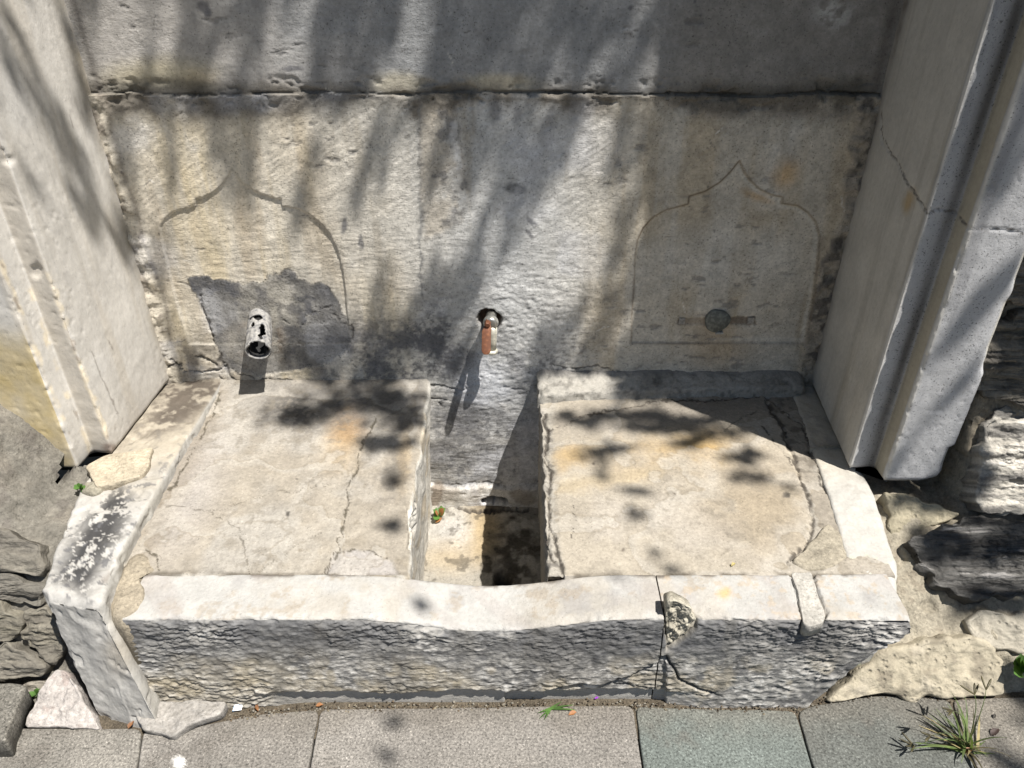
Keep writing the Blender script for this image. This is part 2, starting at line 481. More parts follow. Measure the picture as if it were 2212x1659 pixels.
c = mixc(c, (.10, .105, .11), px.blob(1112, 409, 23, 13, 5, .3) * .85)
for (a, b_, r1, r2, an) in [(743, 488, 6, 18, 4), (781, 524, 5, 16, 0), (1148, 480, 14, 5, 45), (1145, 505, 12, 4, 40), (436, 16, 16, 10, 40), (445, 28, 8, 8, 0), (1363, 18, 4, 6, 20), (1503, 5, 3, 4, 0), (1515, 33, 3, 4, 0), (630, 149, 22, 5, 0)]:
    c = mixc(c, (.10, .10, .11), px.blob(a, b_, r1, r2, an, .4) * .75)
# rough strip right of the vertical joint
c = mixc(c, (.15, .15, .15), px.crack([(905, 240), (907, 330), (910, 430), (908, 520), (912, 640)], 7) * (.45 + .4 * n2) + px.crack([(985, 250), (996, 320), (1000, 370), (1012, 410)], 5) * .4)
st_ = px.poly([(908, 225), (985, 240), (1000, 330), (1014, 410), (1000, 480), (920, 520), (908, 400)], 8)
c = mixc(c, (.40, .36, .30), st_ * sstep(-.2, .5, n2) * .7)
c = mixc(c, (.17, .165, .16), st_ * sstep(.15, .6, fbm(P, 40, 4, 35)) * .8)
c = mixc(c, (.50, .50, .50), px.line([(978, 270), (985, 330), (992, 360)], 7) * .7)
# black lichen and damp low on the wall
low = sstep(.62, .30, Z + .08 * n1) * sstep(-.62, -.40, X + .06 * n2) * sstep(.32, .12, X + .05 * n2) * (~upper)
c = mixc(c, (.21, .21, .215), low * (.45 + .5 * n2))
c = mixc(c, (.10, .10, .105), low * sstep(-.1, .45, fbm(P, 95, 4, 36, gain=.7)) * sstep(-.5, .3, n1) * .8)
c = mixc(c, (.47, .46, .44), low * sstep(.15, .6, fbm(P, 24, 4, 37)) * .6)
c = mixc(c, (.12, .11, .10), px.blob(430, 790, 120, 46, 10, .8) * .85 * sstep(-.8, .2, n2 + n3))
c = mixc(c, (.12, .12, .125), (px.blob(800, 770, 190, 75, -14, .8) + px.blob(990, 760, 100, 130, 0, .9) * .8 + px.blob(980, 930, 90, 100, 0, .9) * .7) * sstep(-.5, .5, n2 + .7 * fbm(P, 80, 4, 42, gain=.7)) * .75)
c = mixc(c, (.10, .10, .11), cem * 0)
cc = np.empty(P.shape); cc[:] = (.165, .16, .152)
cc = mixc(cc, (.33, .315, .28), px.blob(600, 665, 70, 50, 0, .9) * .7 + sstep(.2, .7, n1) * .2)
cc = mixc(cc, (.09, .09, .095), sstep(.0, .5, fbm(P, 30, 4, 38)) * .7 + px.line([(400, 600), (500, 615), (620, 592), (720, 630)], 26, .9) * sstep(-.4, .3, n2) * .7 + px.blob(700, 690, 50, 60, 20, .7) * .4)
c = mixc(c, cc, cem * (.85 + .15 * sstep(-.4, .3, n2)))
c = mixc(c, (.14, .115, .09), (px.blob(540, 745, 22, 50, 0, .7) + px.blob(595, 740, 18, 50, 0, .7)) * sstep(-.3, .4, n2 + n3) * .75)
c = mixc(c, (.45, .41, .34), side_l * .8)
c = mixc(c, (.15, .13, .11), side_l * sstep(.1, .5, fbm(P, 45, 4, 39)) * .8 + np.exp(-((jl - .035) / .006) ** 2) * .5 * (~upper))
c = mixc(c, (.22, .20, .17), side_r * .8)
c = mixc(c, (.08, .075, .07), side_r * sstep(.05, .5, fbm(P, 30, 4, 40)) * .8)
c = mixc(c, (.12, .11, .10), (np.exp(-((X + .985) / .010) ** 2) + np.exp(-((X - .862) / .014) ** 2)) * up * .7)
c = mixc(c, (.06, .055, .05), crk * .9)
c = mixc(c, (.05, .03, .02), hole)
c = mixc(c, (.16, .13, .10), bar * .5 + px.poly([(1570, 688), (1634, 686), (1634, 703), (1580, 703)], 3) * .4)
c = mixc(c, (.52, .50, .46), foot * .85)
c = mixc(c, (.20, .17, .14), foot * sstep(.1, .6, n2) * .6 + px.line([(945, 1050), (940, 1090)], 10) * .8)
c = mixc(c, (.015, .013, .012), shadow_slot)  # shadow bar painted near black
c = mixc(c, (.40, .38, .34), np.exp(-(aL / 3.0) ** 2) * .35)
aR2 = np.abs(aR - 1.0)
c = mixc(c, (.10, .075, .05), np.exp(-(aR2 / 2.4) ** 2) * np.clip(.42 + .6 * n1 + .3 * n2, .08, .9))
c = mixc(c, (.50, .485, .44), np.exp(-((aR + 7) / 4.0) ** 2) * sstep(1500, 1640, px.U0) * .55)
blu = sstep(.1, .6, fbm(P, 7, 4, 41)) * (~upper)
c = mixc(c, (.50, .51, .54), blu * mid * .55 + blu * tan * .3)
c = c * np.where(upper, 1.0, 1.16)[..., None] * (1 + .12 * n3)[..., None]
Nn = np.array([0, -1.0, 0])
P2 = P + h[..., None] * Nn
in_cem = cem > .5
in_l = (aL < 0) & ~in_cem
in_r = aR < 0
fu, fc, fl, fr = fmask(upper), fmask(in_cem), fmask(in_l), fmask(in_r)
rest = ~(fu | fc | fl | fr)
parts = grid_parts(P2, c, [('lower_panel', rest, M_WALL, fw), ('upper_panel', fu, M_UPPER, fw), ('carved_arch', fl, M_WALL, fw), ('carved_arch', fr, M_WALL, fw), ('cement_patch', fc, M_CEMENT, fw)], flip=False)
parts[2]['label'] = 'carved pointed arch, sunlit, cut by the grey cement patch'
parts[3]['label'] = 'carved pointed arch in the shade with a scar of a removed fitting'

def box_mesh(name, x0, x1, y0, y1, z0, z1, col, mat, parent=None):
    V = [(x, y, z) for z in (z0, z1) for y in (y0, y1) for x in (x0, x1)]
    F = [(0, 2, 3, 1), (4, 5, 7, 6), (0, 1, 5, 4), (2, 6, 7, 3), (0, 4, 6, 2), (1, 3, 7, 5)]
    me = raw_mesh(name, V, F, [col] * 8, smooth=False)
    return link(name, me, mat, parent)
box_mesh('wall_core', -1.5, 1.4, WY + .06, WY + .5, -.3, 3.6, (.3, .29, .27), M_UPPER, fw)

# ================================================================== JAMBS
def jamb(name, label, prof, rads, zbase, side, split, colfn, hfn):
    o = tag(empty(name, (prof[0][0], prof[0][1], zbase)), label, 'pilaster', 'moulded marble pilasters framing the niche')
    pr = rprof(prof, rads, .0035)
    zz = np.concatenate([zbase + np.array([0, 0.0012, .003, .006, .010, .015, .02]), np.arange(zbase + .025, 1.62, .0045), np.linspace(1.62, 3.6, 26)[1:]])
    n, m = len(zz), len(pr)
    P = np.empty((n, m, 3))
    P[..., 0] = pr[None, :, 0]; P[..., 1] = pr[None, :, 1]; P[..., 2] = zz[:, None]
    N_ = normals(P)
    # make normals look outwards (towards the niche or the viewer)
    if (N_[n // 2, m // 2] @ np.array([side, -1.0, 0])) < 0: N_ = -N_; fl_ = False
    else: fl_ = True
    rnd = -.016 * np.clip(1 - (P[..., 2] - zbase) / .022, 0, 1) ** 2
    h = rnd + .0013 * fbm(P, 5, 3, 70) + .0006 * fbm(P, 40, 3, 71) - .0012 * sstep(.5, .8, fbm(P, 70, 3, 73)) * sstep(.1, .5, fbm(P, 5, 2, 74)) + hfn(P, N_)
    c = colfn(P, N_)
    P2 = P + h[..., None] * N_
    arc = np.concatenate([[0], np.cumsum(np.linalg.norm(np.diff(pr, axis=0), axis=1))])
    am = (arc[:-1] + arc[1:]) / 2
    pl, prev = [], 0
    for nm, s in split:
        mk = np.zeros((n - 1, m - 1), bool)
        mk[:, (am >= prev) & (am < s)] = True
        prev = s
        pl.append((nm, mk, M_JAMBS if (side < 0 and nm in ('fillet', 'fascia')) else M_JAMB, o))
    grid_parts(P2, c, pl, flip=not fl_)
    # bottom lid
    ring = P2[0]
    me = raw_mesh('underside', ring, None, [(.3, .3, .3)] * m, [list(range(m))])
    link('underside', me, M_JAMB, o)
    return o

profL = [(-1.005, 1.93), (-1.022, 1.553), (-1.074, 1.557), (-1.080, 1.492), (-1.47, 1.487), (-1.47, 1.93)]
def colL(P, N_):
    px = Px(P, 4, 3)
    n1, n2 = fbm(P, 4, 4, 80), fbm(P, 16, 4, 81)
    st_ = fbm(P, 20, 4, 82, (1, 1, .08))
    c = np.empty(P.shape); c[:] = (.52, .50, .465)
    c = mixc(c, (.45, .415, .36), sstep(0, .7, st_) * .6)
    c = mixc(c, (.57, .56, .54), sstep(.1, .7, n1) * .5)
    c = mixc(c, (.29, .275, .25), sstep(.2, .7, fbm(P, 34, 4, 87, (1, 1, .05))) * .22)
    vn_ = np.abs(fbm(np.stack([P[..., 0], P[..., 1] * .9 + P[..., 2] * .25, P[..., 2] * .3], -1), 9, 4, 88))
    c = mixc(c, (.31, .30, .29), sstep(.08, .0, vn_) * .22)
    fascia = (P[..., 0] < -1.083)
    c = mixc(c, (.44, .35, .17), fascia * sstep(1.5, 0.2, (np.abs(px.U0 - 60 - .25 * (px.V0 - 850)) / 95) ** 2) * sstep(680, 760, px.V + 25 * n1) * (.75 + .25 * n2) * sstep(-.2, .2, 1.0 - (px.U0 > 150 + 0.1 * (px.V0 - 900)) * 1.0))
    front = (P[..., 1] > 1.535) & (N_[..., 1] < -.7)
    c = mixc(c, (.44, .40, .34), front * .6)
    c = mixc(c, (.16, .11, .09), px.blob(238, 968, 16, 12, 20, .5) * .9)
    for ln in ([(91, 553), (115, 615), (150, 720), (190, 830), (232, 943)], [(40, 553), (100, 730), (150, 860), (198, 986)], [(0, 566), (60, 715), (110, 840), (178, 1023)]):
        e = px.line(ln, 5.5)
        c = mixc(c, (.66, .58, .44), e * sstep(-.1, .5, fbm(P, 26, 4, 84)) * .8)
        c = mixc(c, (.25, .21, .17), px.line(ln, 3) * sstep(.35, .7, fbm(P, 30, 4, 85)) * .8)
    for ln in ([(195, 760), (225, 830), (255, 890)], [(232, 735), (240, 760)], [(150, 250), (158, 275)]):
        c = mixc(c, (.2, .18, .16), px.line(ln, 1.3) * .7)
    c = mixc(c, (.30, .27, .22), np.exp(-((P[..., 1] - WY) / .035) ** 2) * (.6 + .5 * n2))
    c = mixc(c, (.33, .30, .26), sstep(.45, .24, P[..., 2] + .05 * n2) * .4)
    return c * (1 + .05 * n2)[..., None]
def hL(P, N_):
    px = Px(P, 3, 4)
    h = -.004 * px.blob(20, 345, 14, 10) - .006 * px.blob(78, 585, 10, 12) 
    ed = fbm(P, 24, 4, 86)
    cv = np.exp(-(((P[..., 0] + 1.022) / .006) ** 2 + ((P[..., 1] - 1.553) / .006) ** 2)) + np.exp(-(((P[..., 0] + 1.080) / .006) ** 2 + ((P[..., 1] - 1.492) / .006) ** 2))
    return h - .006 * np.clip(cv, 0, 1) * sstep(.1, .6, ed)
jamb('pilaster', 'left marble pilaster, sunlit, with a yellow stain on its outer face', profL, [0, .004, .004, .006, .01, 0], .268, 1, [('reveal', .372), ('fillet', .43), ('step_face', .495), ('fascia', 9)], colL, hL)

profR = [(.882, 1.93), (.848, 1.508), (.912, 1.512), (.914, 1.458), (1.063, 1.456), (1.066, 1.93)]
def colR(P, N_):
    px = Px(P, 4, 5)
    n1, n2 = fbm(P, 4, 4, 90), fbm(P, 16, 4, 91)
    st_ = fbm(P, 18, 4, 92, (1, 1, .06))
    c = np.empty(P.shape); c[:] = (.47, .455, .415)
    c = mixc(c, (.38, .35, .29), sstep(0, .7, st_) * .6)
    f1 = (P[..., 1] > 1.50) & (P[..., 1] < 1.52) & (P[..., 0] > .846)
    f2 = (P[..., 1] < 1.47)
    c = mixc(c, (.40, .405, .42), (f1 | f2) * .9)
    c = mixc(c, (.27, .28, .30), (f1 | f2) * sstep(.0, .6, fbm(P, 12, 4, 93, (1, 1, .1))) * .85)
    sp = sstep(.36, .52, fbm(P, 120, 2, 94)) * sstep(.2, .75, P[..., 2] + .15 * n1)
    c = mixc(c, (.24, .225, .195), sstep(.15, .7, fbm(P, 30, 4, 98, (1, 1, .05))) * (P[..., 1] > 1.51) * .28)
    c = mixc(c, (.17, .17, .18), f2 * sstep(.3, .8, fbm(P, 26, 4, 99, (1, 1, .07))) * .5)
    # dark run down the inner corner of the moulding
    dk = np.exp(-((P[..., 0] - .900) / .018) ** 2) * f1
    c = mixc(c, (.12, .115, .11), dk * (.8 + .5 * fbm(P, 30, 4, 95, (1, 1, .1))))
    f3 = (P[..., 0] > .905) & (P[..., 1] < 1.508) & (P[..., 1] > 1.466) & (P[..., 0] < .93)
    c = mixc(c, (.33, .295, .22), f3 * .8)  # shade of this sunless face put into its olive colour
    c = mixc(c, (.60, .57, .50), np.exp(-(((P[..., 0] - .914) / .007) ** 2 + ((P[..., 1] - 1.458) / .007) ** 2)) * .7)
    c = mixc(c, (.60, .57, .50), np.exp(-(((P[..., 0] - .848) / .006) ** 2 + ((P[..., 1] - 1.508) / .006) ** 2)) * .6)
    c = mixc(c, (.36, .24, .09), px.blob(1962, 435, 12, 24, 15, .7) * .7)
    c = mixc(c, (.10, .09, .08), px.line([(1903, 245), (1905, 300), (1935, 345), (1965, 400), (2003, 460), (2030, 453), (2060, 455), (2092, 494), (2160, 495), (2212, 503)], 1.2) * .9)
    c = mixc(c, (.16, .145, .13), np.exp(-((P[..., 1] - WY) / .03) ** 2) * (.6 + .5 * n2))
    return c * (1 + .05 * n2)[..., None]
def hR(P, N_):
    px = Px(P, 3, 6)
    h = -.003 * px.line([(1903, 245), (1905, 300), (1935, 345), (1965, 400), (2003, 460), (2030, 453), (2060, 455), (2092, 494), (2160, 495), (2212, 503)], 1.6)
    cv = np.exp(-(((P[..., 0] - .914) / .006) ** 2 + ((P[..., 1] - 1.458) / .006) ** 2))
    h = h - .006 * cv * sstep(.1, .6, fbm(P, 24, 4, 96))
    co = np.exp(-(((P[..., 0] - 1.063) / .018) ** 2 + ((P[..., 1] - 1.456) / .018) ** 2))
    return h - .02 * co * sstep(.0, .5, fbm(P * [0, 0, 1], 9, 2, 97)) - .02 * np.clip(1 - (P[..., 2] - .258) / .05, 0, 1) ** 2 * sstep(1.0, 1.06, P[..., 0])
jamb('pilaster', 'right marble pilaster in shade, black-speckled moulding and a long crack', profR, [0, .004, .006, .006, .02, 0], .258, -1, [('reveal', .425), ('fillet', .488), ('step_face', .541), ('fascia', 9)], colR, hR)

# ================================================================== TROUGH
tr = tag(empty('trough', (0, 1.4, 0)), 'broken white marble trough with two cement-filled basins and an open channel', 'trough')

def sag(x): return .034 * np.clip(np.cos(np.clip((x + .045) / .29, -1, 1) * math.pi) * .5 + .5, 0, 1)

def front_slab(name, x0, x1, label):
    xs = np.arange(x0, x1, .0024)
    xs = np.append(xs, x1)
    n = len(xs)
    base = rprof([(1.165, -.05), (1.160, .262), (1.036, .262), (1.022, .0), (1.022, -.05)], [0, .008, .010, .01, 0], .0019)
    m = len(base)
    P = np.empty((n, m, 3))
    P[..., 0] = xs[:, None]
    P[..., 1] = base[None, :, 0]
    zt = (base[None, :, 1] + .05) / .312
    zb = np.interp(xs, [.0, .615, .66, .74, .80], [-.05, -.05, .03, .17, .235])
    P[..., 2] = zb[:, None] + zt * (.262 - sag(xs) - zb)[:, None]
    # the sagging middle also gives way in plan
    N_ = normals(P)
    if N_[n // 2, np.argmin(np.abs(base[:, 0] - 1.1) + (base[:, 1] < .2))][2] < 0: N_ = -N_; fl_ = False
    else: fl_ = True
    px = Px(P, 4, 7)
    face = sstep(.45, .85, -N_[..., 1]) * (P[..., 1] < 1.06)
    top = sstep(.5, .9, N_[..., 2])
    x, z = P[..., 0], P[..., 2]
    rid = fbm(P, 80, 4, 100, (.85, 1, 2.3), .6)
    rid2 = fbm(P, 30, 3, 101, (.7, 1, 2.2))
    band = sstep(.050, .035, z + .012 * fbm(P * [1, 0, 0], 6, 3, 102)) * sstep(-.60, -.42, x) * sstep(.42, .30, x)
    h = face * (1 - band) * (.0036 * rid * (.22 + 1.1 * np.clip(fbm(P, 9, 3, 107) + .35, 0, 1)) + .0012 * rid2 + .0018 * fbm(P, 70, 3, 108) + .004 * fbm(P, 5, 3, 103)) - .013 * band * face
    h = h + top * (.0016 * fbm(P, 7, 3, 104) + .0010 * fbm(P, 30, 3, 105))
    edge = np.exp(-(((P[..., 1] - 1.036) / .012) ** 2 + ((z - (.262 - sag(x))) / .012) ** 2))
    h = h - .010 * edge * sstep(-.1, .5, fbm(P, 22, 4, 106)) - .003 * edge
    # slanting break low on the right half
    brk = [(1090, 1502), (1157, 1499), (1238, 1482), (1305, 1479), (1360, 1462), (1423, 1435), (1436, 1418), (1470, 1470), (1540, 1500)]
    crk = px.line(brk, 2.4) * face
    below = sstep(0, 6, px.V0 - np.interp(px.U0, [1090, 1157, 1238, 1305, 1360, 1423, 1436], [1505, 1499, 1482, 1479, 1462, 1435, 1418])) * (px.U0 > 1090) * (px.U0 < 1440)
    h = h - .010 * crk - .008 * below * face
    ck2 = np.maximum(px.line([(1300, 1478), (1370, 1490), (1440, 1500), (1560, 1503)], 1.4), 0) * face
    h = h - .003 * ck2
    chip = np.zeros_like(x)
    if x0 > 0:
        chip = px.poly([(1432, 1300), (1462, 1296), (1512, 1330), (1505, 1356), (1470, 1385), (1440, 1405)], 5)
        h = h - .022 * chip
        gap = px.poly([(1706, 1232), (1752, 1236), (1785, 1330), (1775, 1350), (1738, 1358), (1728, 1310)], 3)
        h = h - .006 * gap - .005 * px.line([(1706, 1236), (1728, 1300), (1735, 1352)], 4) - .006 * px.line([(1752, 1236), (1784, 1325), (1778, 1348)], 4)
        h = h - .006 * px.blob(1490, 1320, 40, 22, 30, .7)
    c = np.empty(P.shape); c[:] = (.365, .358, .34)
    n1, n2 = fbm(P, 8, 4, 110), fbm(P, 30, 4, 111)
    vein = sstep(.25, .7, fbm(np.stack([x * .8 + P[..., 1] * .6, x * .6 - P[..., 1] * .8, z], -1), 16, 4, 112, (1, .3, 1)))
    c = mixc(c, (.34, .31, .265), sstep(.0, .7, n1 + .3 * n2) * .6)
    c = mixc(c, (.25, .24, .235), sstep(.15, .7, fbm(P, 13, 5, 114, gain=.6)) * .5)
    c = mixc(c, (.28, .235, .18), sstep(.35, .7, fbm(P, 22, 5, 115, gain=.65)) * .5)
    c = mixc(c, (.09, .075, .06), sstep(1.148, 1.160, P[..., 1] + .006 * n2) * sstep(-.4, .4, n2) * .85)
    c = mixc(c, (.30, .275, .26), vein * .45)
    if x0 > 0:
        c = mixc(c, (.36, .29, .21), sstep(.25, .6, fbm(P, 60, 3, 113)) * .5)
        c = mixc(c, (.55, .30, .10), px.blob(1563, 1280, 14, 9, 0, .9) * .7)
    rc = np.empty(P.shape); rc[:] = (.31, .30, .28)
    dirt = sstep(.30, -.45, rid + .5 * rid2)
    rc = mixc(rc, (.095, .095, .097), dirt * .85)
    rc = mixc(rc, (.56, .55, .53), sstep(.3, .7, rid + .3 * n2) * .6)
    rc = mixc(rc, (.36, .31, .22), sstep(-.1, .5, n1 + (.12 - z) * 4) * .4 * sstep(.3, -.2, x))
    rc = mixc(rc, (.07, .072, .078), sstep(.13, .235, z + .07 * n1 + sag(x)) * sstep(-.4, .5, n1 + .7 * rid) * .75)
    rc = mixc(rc, (.34, .29, .20), sstep(.1, .5, fbm(P, 14, 4, 109)) * sstep(.2, .08, z) * .45)
    rc = mixc(rc, (.12, .115, .105), sstep(.2, .7, fbm(P, 20, 4, 116, (1, 1, .18))) * .45)
    rc = mixc(rc, (.33, .32, .30), band * .9)
    c = mixc(c, rc, face)
    c = mixc(c, (.05, .05, .05), np.maximum(crk, ck2) * .9)
    c = mixc(c, (.34, .31, .25), chip * .9)
    P2 = P + h[..., None] * N_
    if x0 < 0: pass
    o = grid_parts(P2, c, [(name, None, M_HEWN if False else M_FRONT, tr)], flip=not fl_, caps=(0, 1))[0]
    o['label'] = label
    return o
# one material: smooth polished on top, hewn in front (relief itself is geometry)
M_FRONT = stone_mat('hewn_white_marble', (16, .12), (130, .10), (220, .30, .65), bumps=((26, (1, 1, 1), .0022), (80, (1, 1, 2.4), .0016), (190, (1, 1, 1.6), .0014)), rough=.7, spec=.3)
front_slab('front_slab', -.785, .306, 'long front slab, worn down in the middle, with a rough hewn face')
front_slab('front_slab', .309, .802, 'shorter right front slab with a mended crack and a slanting end')

def side_slab(name, prof_fn, ys, label, colfn, hfn, mat, front_cap=True):
    rows = []
    for y in ys: rows.append(prof_fn(y))
    m = min(len(r) for r in rows)
    P = np.stack([np.stack([np.interp(np.linspace(0, 1, m), np.linspace(0, 1, len(r)), r[:, k]) for k in range(3)], 1) for r in rows])
    if front_cap:
        c0 = (P[0, 0] + P[0, -1]) / 2
        P = np.concatenate([c0 + (P[0] - c0) * np.linspace(.02, .985, 64)[:, None, None], P], 0)
    N_ = normals(P)
    k = m // 2
    fl_ = True
    if N_[-len(ys) // 2, k][2] < 0: N_ = -N_; fl_ = False
    h = hfn(P, N_)
    c = colfn(P, N_)
    o = grid_parts(P + h[..., None] * N_, c, [(name, None, mat, tr)], flip=not fl_, caps=(1,))[0]
    o['label'] = label
    return o

# left side slab: leans outwards at its front end, which shows as a tall block
ysl = np.concatenate([[1.045, 1.0452, 1.046, 1.048, 1.051, 1.055], np.arange(1.06, 1.93, .004)])
def lprof(y):
    t = np.clip((y - 1.045) / .83, 0, 1)
    xo = -.968 - .075 * np.clip(t * 2.2, 0, 1)
    xi = -.838 - .012 * np.clip(t * 1.5, 0, 1) + .02 * np.clip(1 - t * 6, 0, 1)
    zt = .302 - .024 * t
    r = .014 * (1 - np.clip((y - 1.045) / .018, 0, 1)) ** 2
    pr = rprof([(xo + .01, -.06), (xo + r, zt - .012 - r), (xi - r, zt - r), (xi + .012, -.06)], [0, .014, .016, 0], .0036)
    lean = np.clip(1 - (y - 1.045) / .25, 0, 1)
    Y = y - lean * np.clip(.302 - pr[:, 1], 0, 1) * .26 + lean * np.clip(-.845 - pr[:, 0], 0, 1) * .30
    X_ = pr[:, 0] + lean * np.clip(.302 - pr[:, 1], 0, 1) * .22
    return np.stack([X_, Y, pr[:, 1]], 1)
def lcol(P, N_):
    px = Px(P, 5, 9)
    n1, n2, n3 = fbm(P, 7, 4, 120), fbm(P, 25, 4, 121), fbm(P, 60, 4, 122)
    c = np.empty(P.shape); c[:] = (.39, .378, .355)
    back = sstep(1.35, 1.55, P[..., 1] + .08 * n1)
    c = mixc(c, (.34, .30, .235), back * .85)
    c = mixc(c, (.095, .08, .065), (px.blob(395, 850, 100, 50, -20, .8) * .9 + px.blob(340, 925, 90, 26, -25, .8) * .6) * sstep(-.6, .3, n2 + .5 * n3) + sstep(1.72, 1.88, P[..., 1]) * .5)
    topm = sstep(.5, .9, N_[..., 2])
    lich = px.poly([(115, 1245), (170, 1140), (215, 1075), (262, 1050), (300, 1080), (245, 1180), (180, 1285)], 28)
    c = mixc(c, (.028, .028, .03), topm * lich * sstep(-.02, .22, .8 * n2 + .7 * fbm(P, 85, 4, 126, gain=.7) + .12) * .95)
    c = mixc(c, (.10, .10, .105), topm * sstep(.38, .55, n3) * sstep(.2, -.3, P[..., 1] - 1.6) * .75)
    c = mixc(c, (.22, .2, .18), px.blob(240, 1243, 24, 14, -20, .4) * topm * .8)
    fr = 1 - topm
    c = mixc(c, (.33, .322, .305), fr * .9)  # all but the top toned down, dimmer raking light put into colour
    c = mixc(c, (.32, .305, .27), fr * sstep(0, .8, n1) * .6 + fr * (N_[..., 0] > .5) * .3)
    c = mixc(c, (.30, .26, .2), px.blob(258, 1410, 30, 40, 0, .9) * .5)
    return c * (1 + .05 * n2)[..., None]
def lh(P, N_):
    px = Px(P, 4, 10)
    h = .004 * fbm(P, 9, 3, 123) + .0022 * fbm(P, 34, 4, 124) - .004 * sstep(.3, .7, fbm(P, 26, 3, 125))
    h = h - .004 * px.blob(240, 1243, 22, 14, -20, .4)
    return h
side_slab('side_slab', lprof, ysl, 'left side slab of the trough with black lichen on its sunlit top', lcol, lh, M_TOP)

ysr = np.concatenate([[1.09, 1.092, 1.095, 1.1], np.arange(1.104, 1.93, .004)])
def rrprof(y):
    xo = np.interp(y, [1.05, 1.1, 1.2, 1.43, 1.9], [.795, .806, .845, .888, .90])
    xi = np.interp(y, [1.09, 1.215, 1.35, 1.5, 1.9], [.70, .735, .757, .776, .82])
    pr = rprof([(xo - .02, -.05), (xo, .258), (xi, .260), (xi, .2)], [0, .022, .010, 0], .0036)
    return np.stack([pr[:, 0], np.full(len(pr), y), pr[:, 1]], 1)
def rcol(P, N_):
    px = Px(P, 5, 12)
    n1, n2 = fbm(P, 7, 4, 130), fbm(P, 30, 4, 131)
    c = np.empty(P.shape); c[:] = (.39, .378, .35)
    c = mixc(c, (.40, .43, .30), sstep(.3, .6, fbm(P, 55, 3, 132)) * sstep(1.35, 1.15, P[..., 1]) * .6)
    c = mixc(c, (.40, .36, .29), sstep(1.42, 1.6, P[..., 1]) * .8)
    c = mixc(c, (.3, .28, .25), sstep(.3, .6, n2) * sstep(1.3, 1.5, P[..., 1]) * .6)
    return c * (1 + .05 * n1)[..., None]
def rh(P, N_):
    return .003 * fbm(P, 9, 3, 133) + .0018 * fbm(P, 34, 4, 134)
side_slab('side_slab', rrprof, ysr, 'right side slab of the trough, clean white where the sun reaches it', rcol, rh, M_TOP)

# ---- cement fills of the two basins (each with its channel cheek)
def fill(name, prof, ys, warp_fn, colfn, hfn, label, split=None):
    pr = rprof(prof[0], prof[1], .003)
    n, m = len(ys), len(pr)
    P = np.empty((n, m, 3))
    P[..., 0] = pr[None, :, 0]; P[..., 1] = np.array(ys)[:, None]; P[..., 2] = pr[None, :, 1]
    P = warp_fn(P)
    sk = P[:1].copy(); sk[..., 2] = -.26; sk[..., 1] += .002
    P = np.concatenate([sk, P], 0)
    N_ = normals(P)
    k = np.argmax(pr[:, 1] > .25)
    fl_ = True
    if N_[n // 2, m // 2 if name else 0][2] < -.5: N_ = -N_; fl_ = False
    h = hfn(P, N_)
    c = colfn(P, N_)
    P2 = P + h[..., None] * N_
    if split is None:
        o = grid_parts(P2, c, [(name, None, M_FILL, tr)], flip=not fl_)
    else:
        mk = fmask(split(P, N_))
        o = grid_parts(P2, c, [(name, ~mk[0] if isinstance(mk, tuple) else ~mk, M_FILL, tr), ('channel_cheek', mk, M_FILL, tr)], flip=not fl_)
    o[0]['label'] = label
    return o

ysf = np.arange(1.1565, 1.94, .003)
LCR = [([(742, 1165), (738, 1140), (748, 1100), (752, 1060), (770, 1010), (780, 970), (794, 935), (812, 905)], 2.6, .007), ([(740, 1168), (730, 1160), (726, 1172), (735, 1185), (724, 1205), (700, 1240)], 2.2, .006),
       ([(360, 1090), (420, 1095), (455, 1105), (480, 1120), (512, 1138), (522, 1165), (545, 1245)], 1.5, .003), ([(455, 1105), (560, 1070), (640, 1060), (720, 1050)], 1.2, .0022), ([(510, 1135), (545, 1245)], 1.2, .0022),
       ([(560, 1235), (640, 1175), (700, 1150)], 1.0, .0018), ([(310, 1185), (335, 1205), (345, 1230)], 2.4, .006), ([(695, 1240), (725, 1190), (790, 1192), (840, 1200)], 1.6, .003), ([(480, 845), (440, 935), (400, 1005), (365, 1060)], 2.2, .004)]
def lw(P):
    P = P.copy()
    e = np.exp(-((P[..., 0] + .235) / .03) ** 2)
    P[..., 0] += e * (.012 * fbm(P * [0, 1, 0], 5, 3, 140)) + .02 * sstep(1.5, 1.2, P[..., 1]) * e
    P[..., 2] += .014 * sstep(1.70, 1.93, P[..., 1]) ** 2
    return P
def lfh(P, N_):
    px = Px(P, 4, 13)
    t = sstep(.5, .9, N_[..., 2])
    h = .0045 * fbm(P, 4, 3, 141) + .0010 * fbm(P, 40, 4, 142) + (1 - t) * .006 * fbm(P, 10, 4, 143)
    for pts, wd, dp in LCR: h = h - .6 * dp * px.crack(pts, wd)
    h = h - .012 * px.line([(893, 1080), (886, 1100), (890, 1150), (882, 1200), (878, 1258)], 5) * sstep(-.1, .4, fbm(P, 20, 3, 144))
    h = h - .003 * px.poly([(700, 1238), (722, 1192), (790, 1192), (842, 1202), (868, 1262)], 4)
    h = h - .004 * px.blob(620, 1111, 7, 5) + .002 * px.blob(770, 1235, 50, 12)
    return h
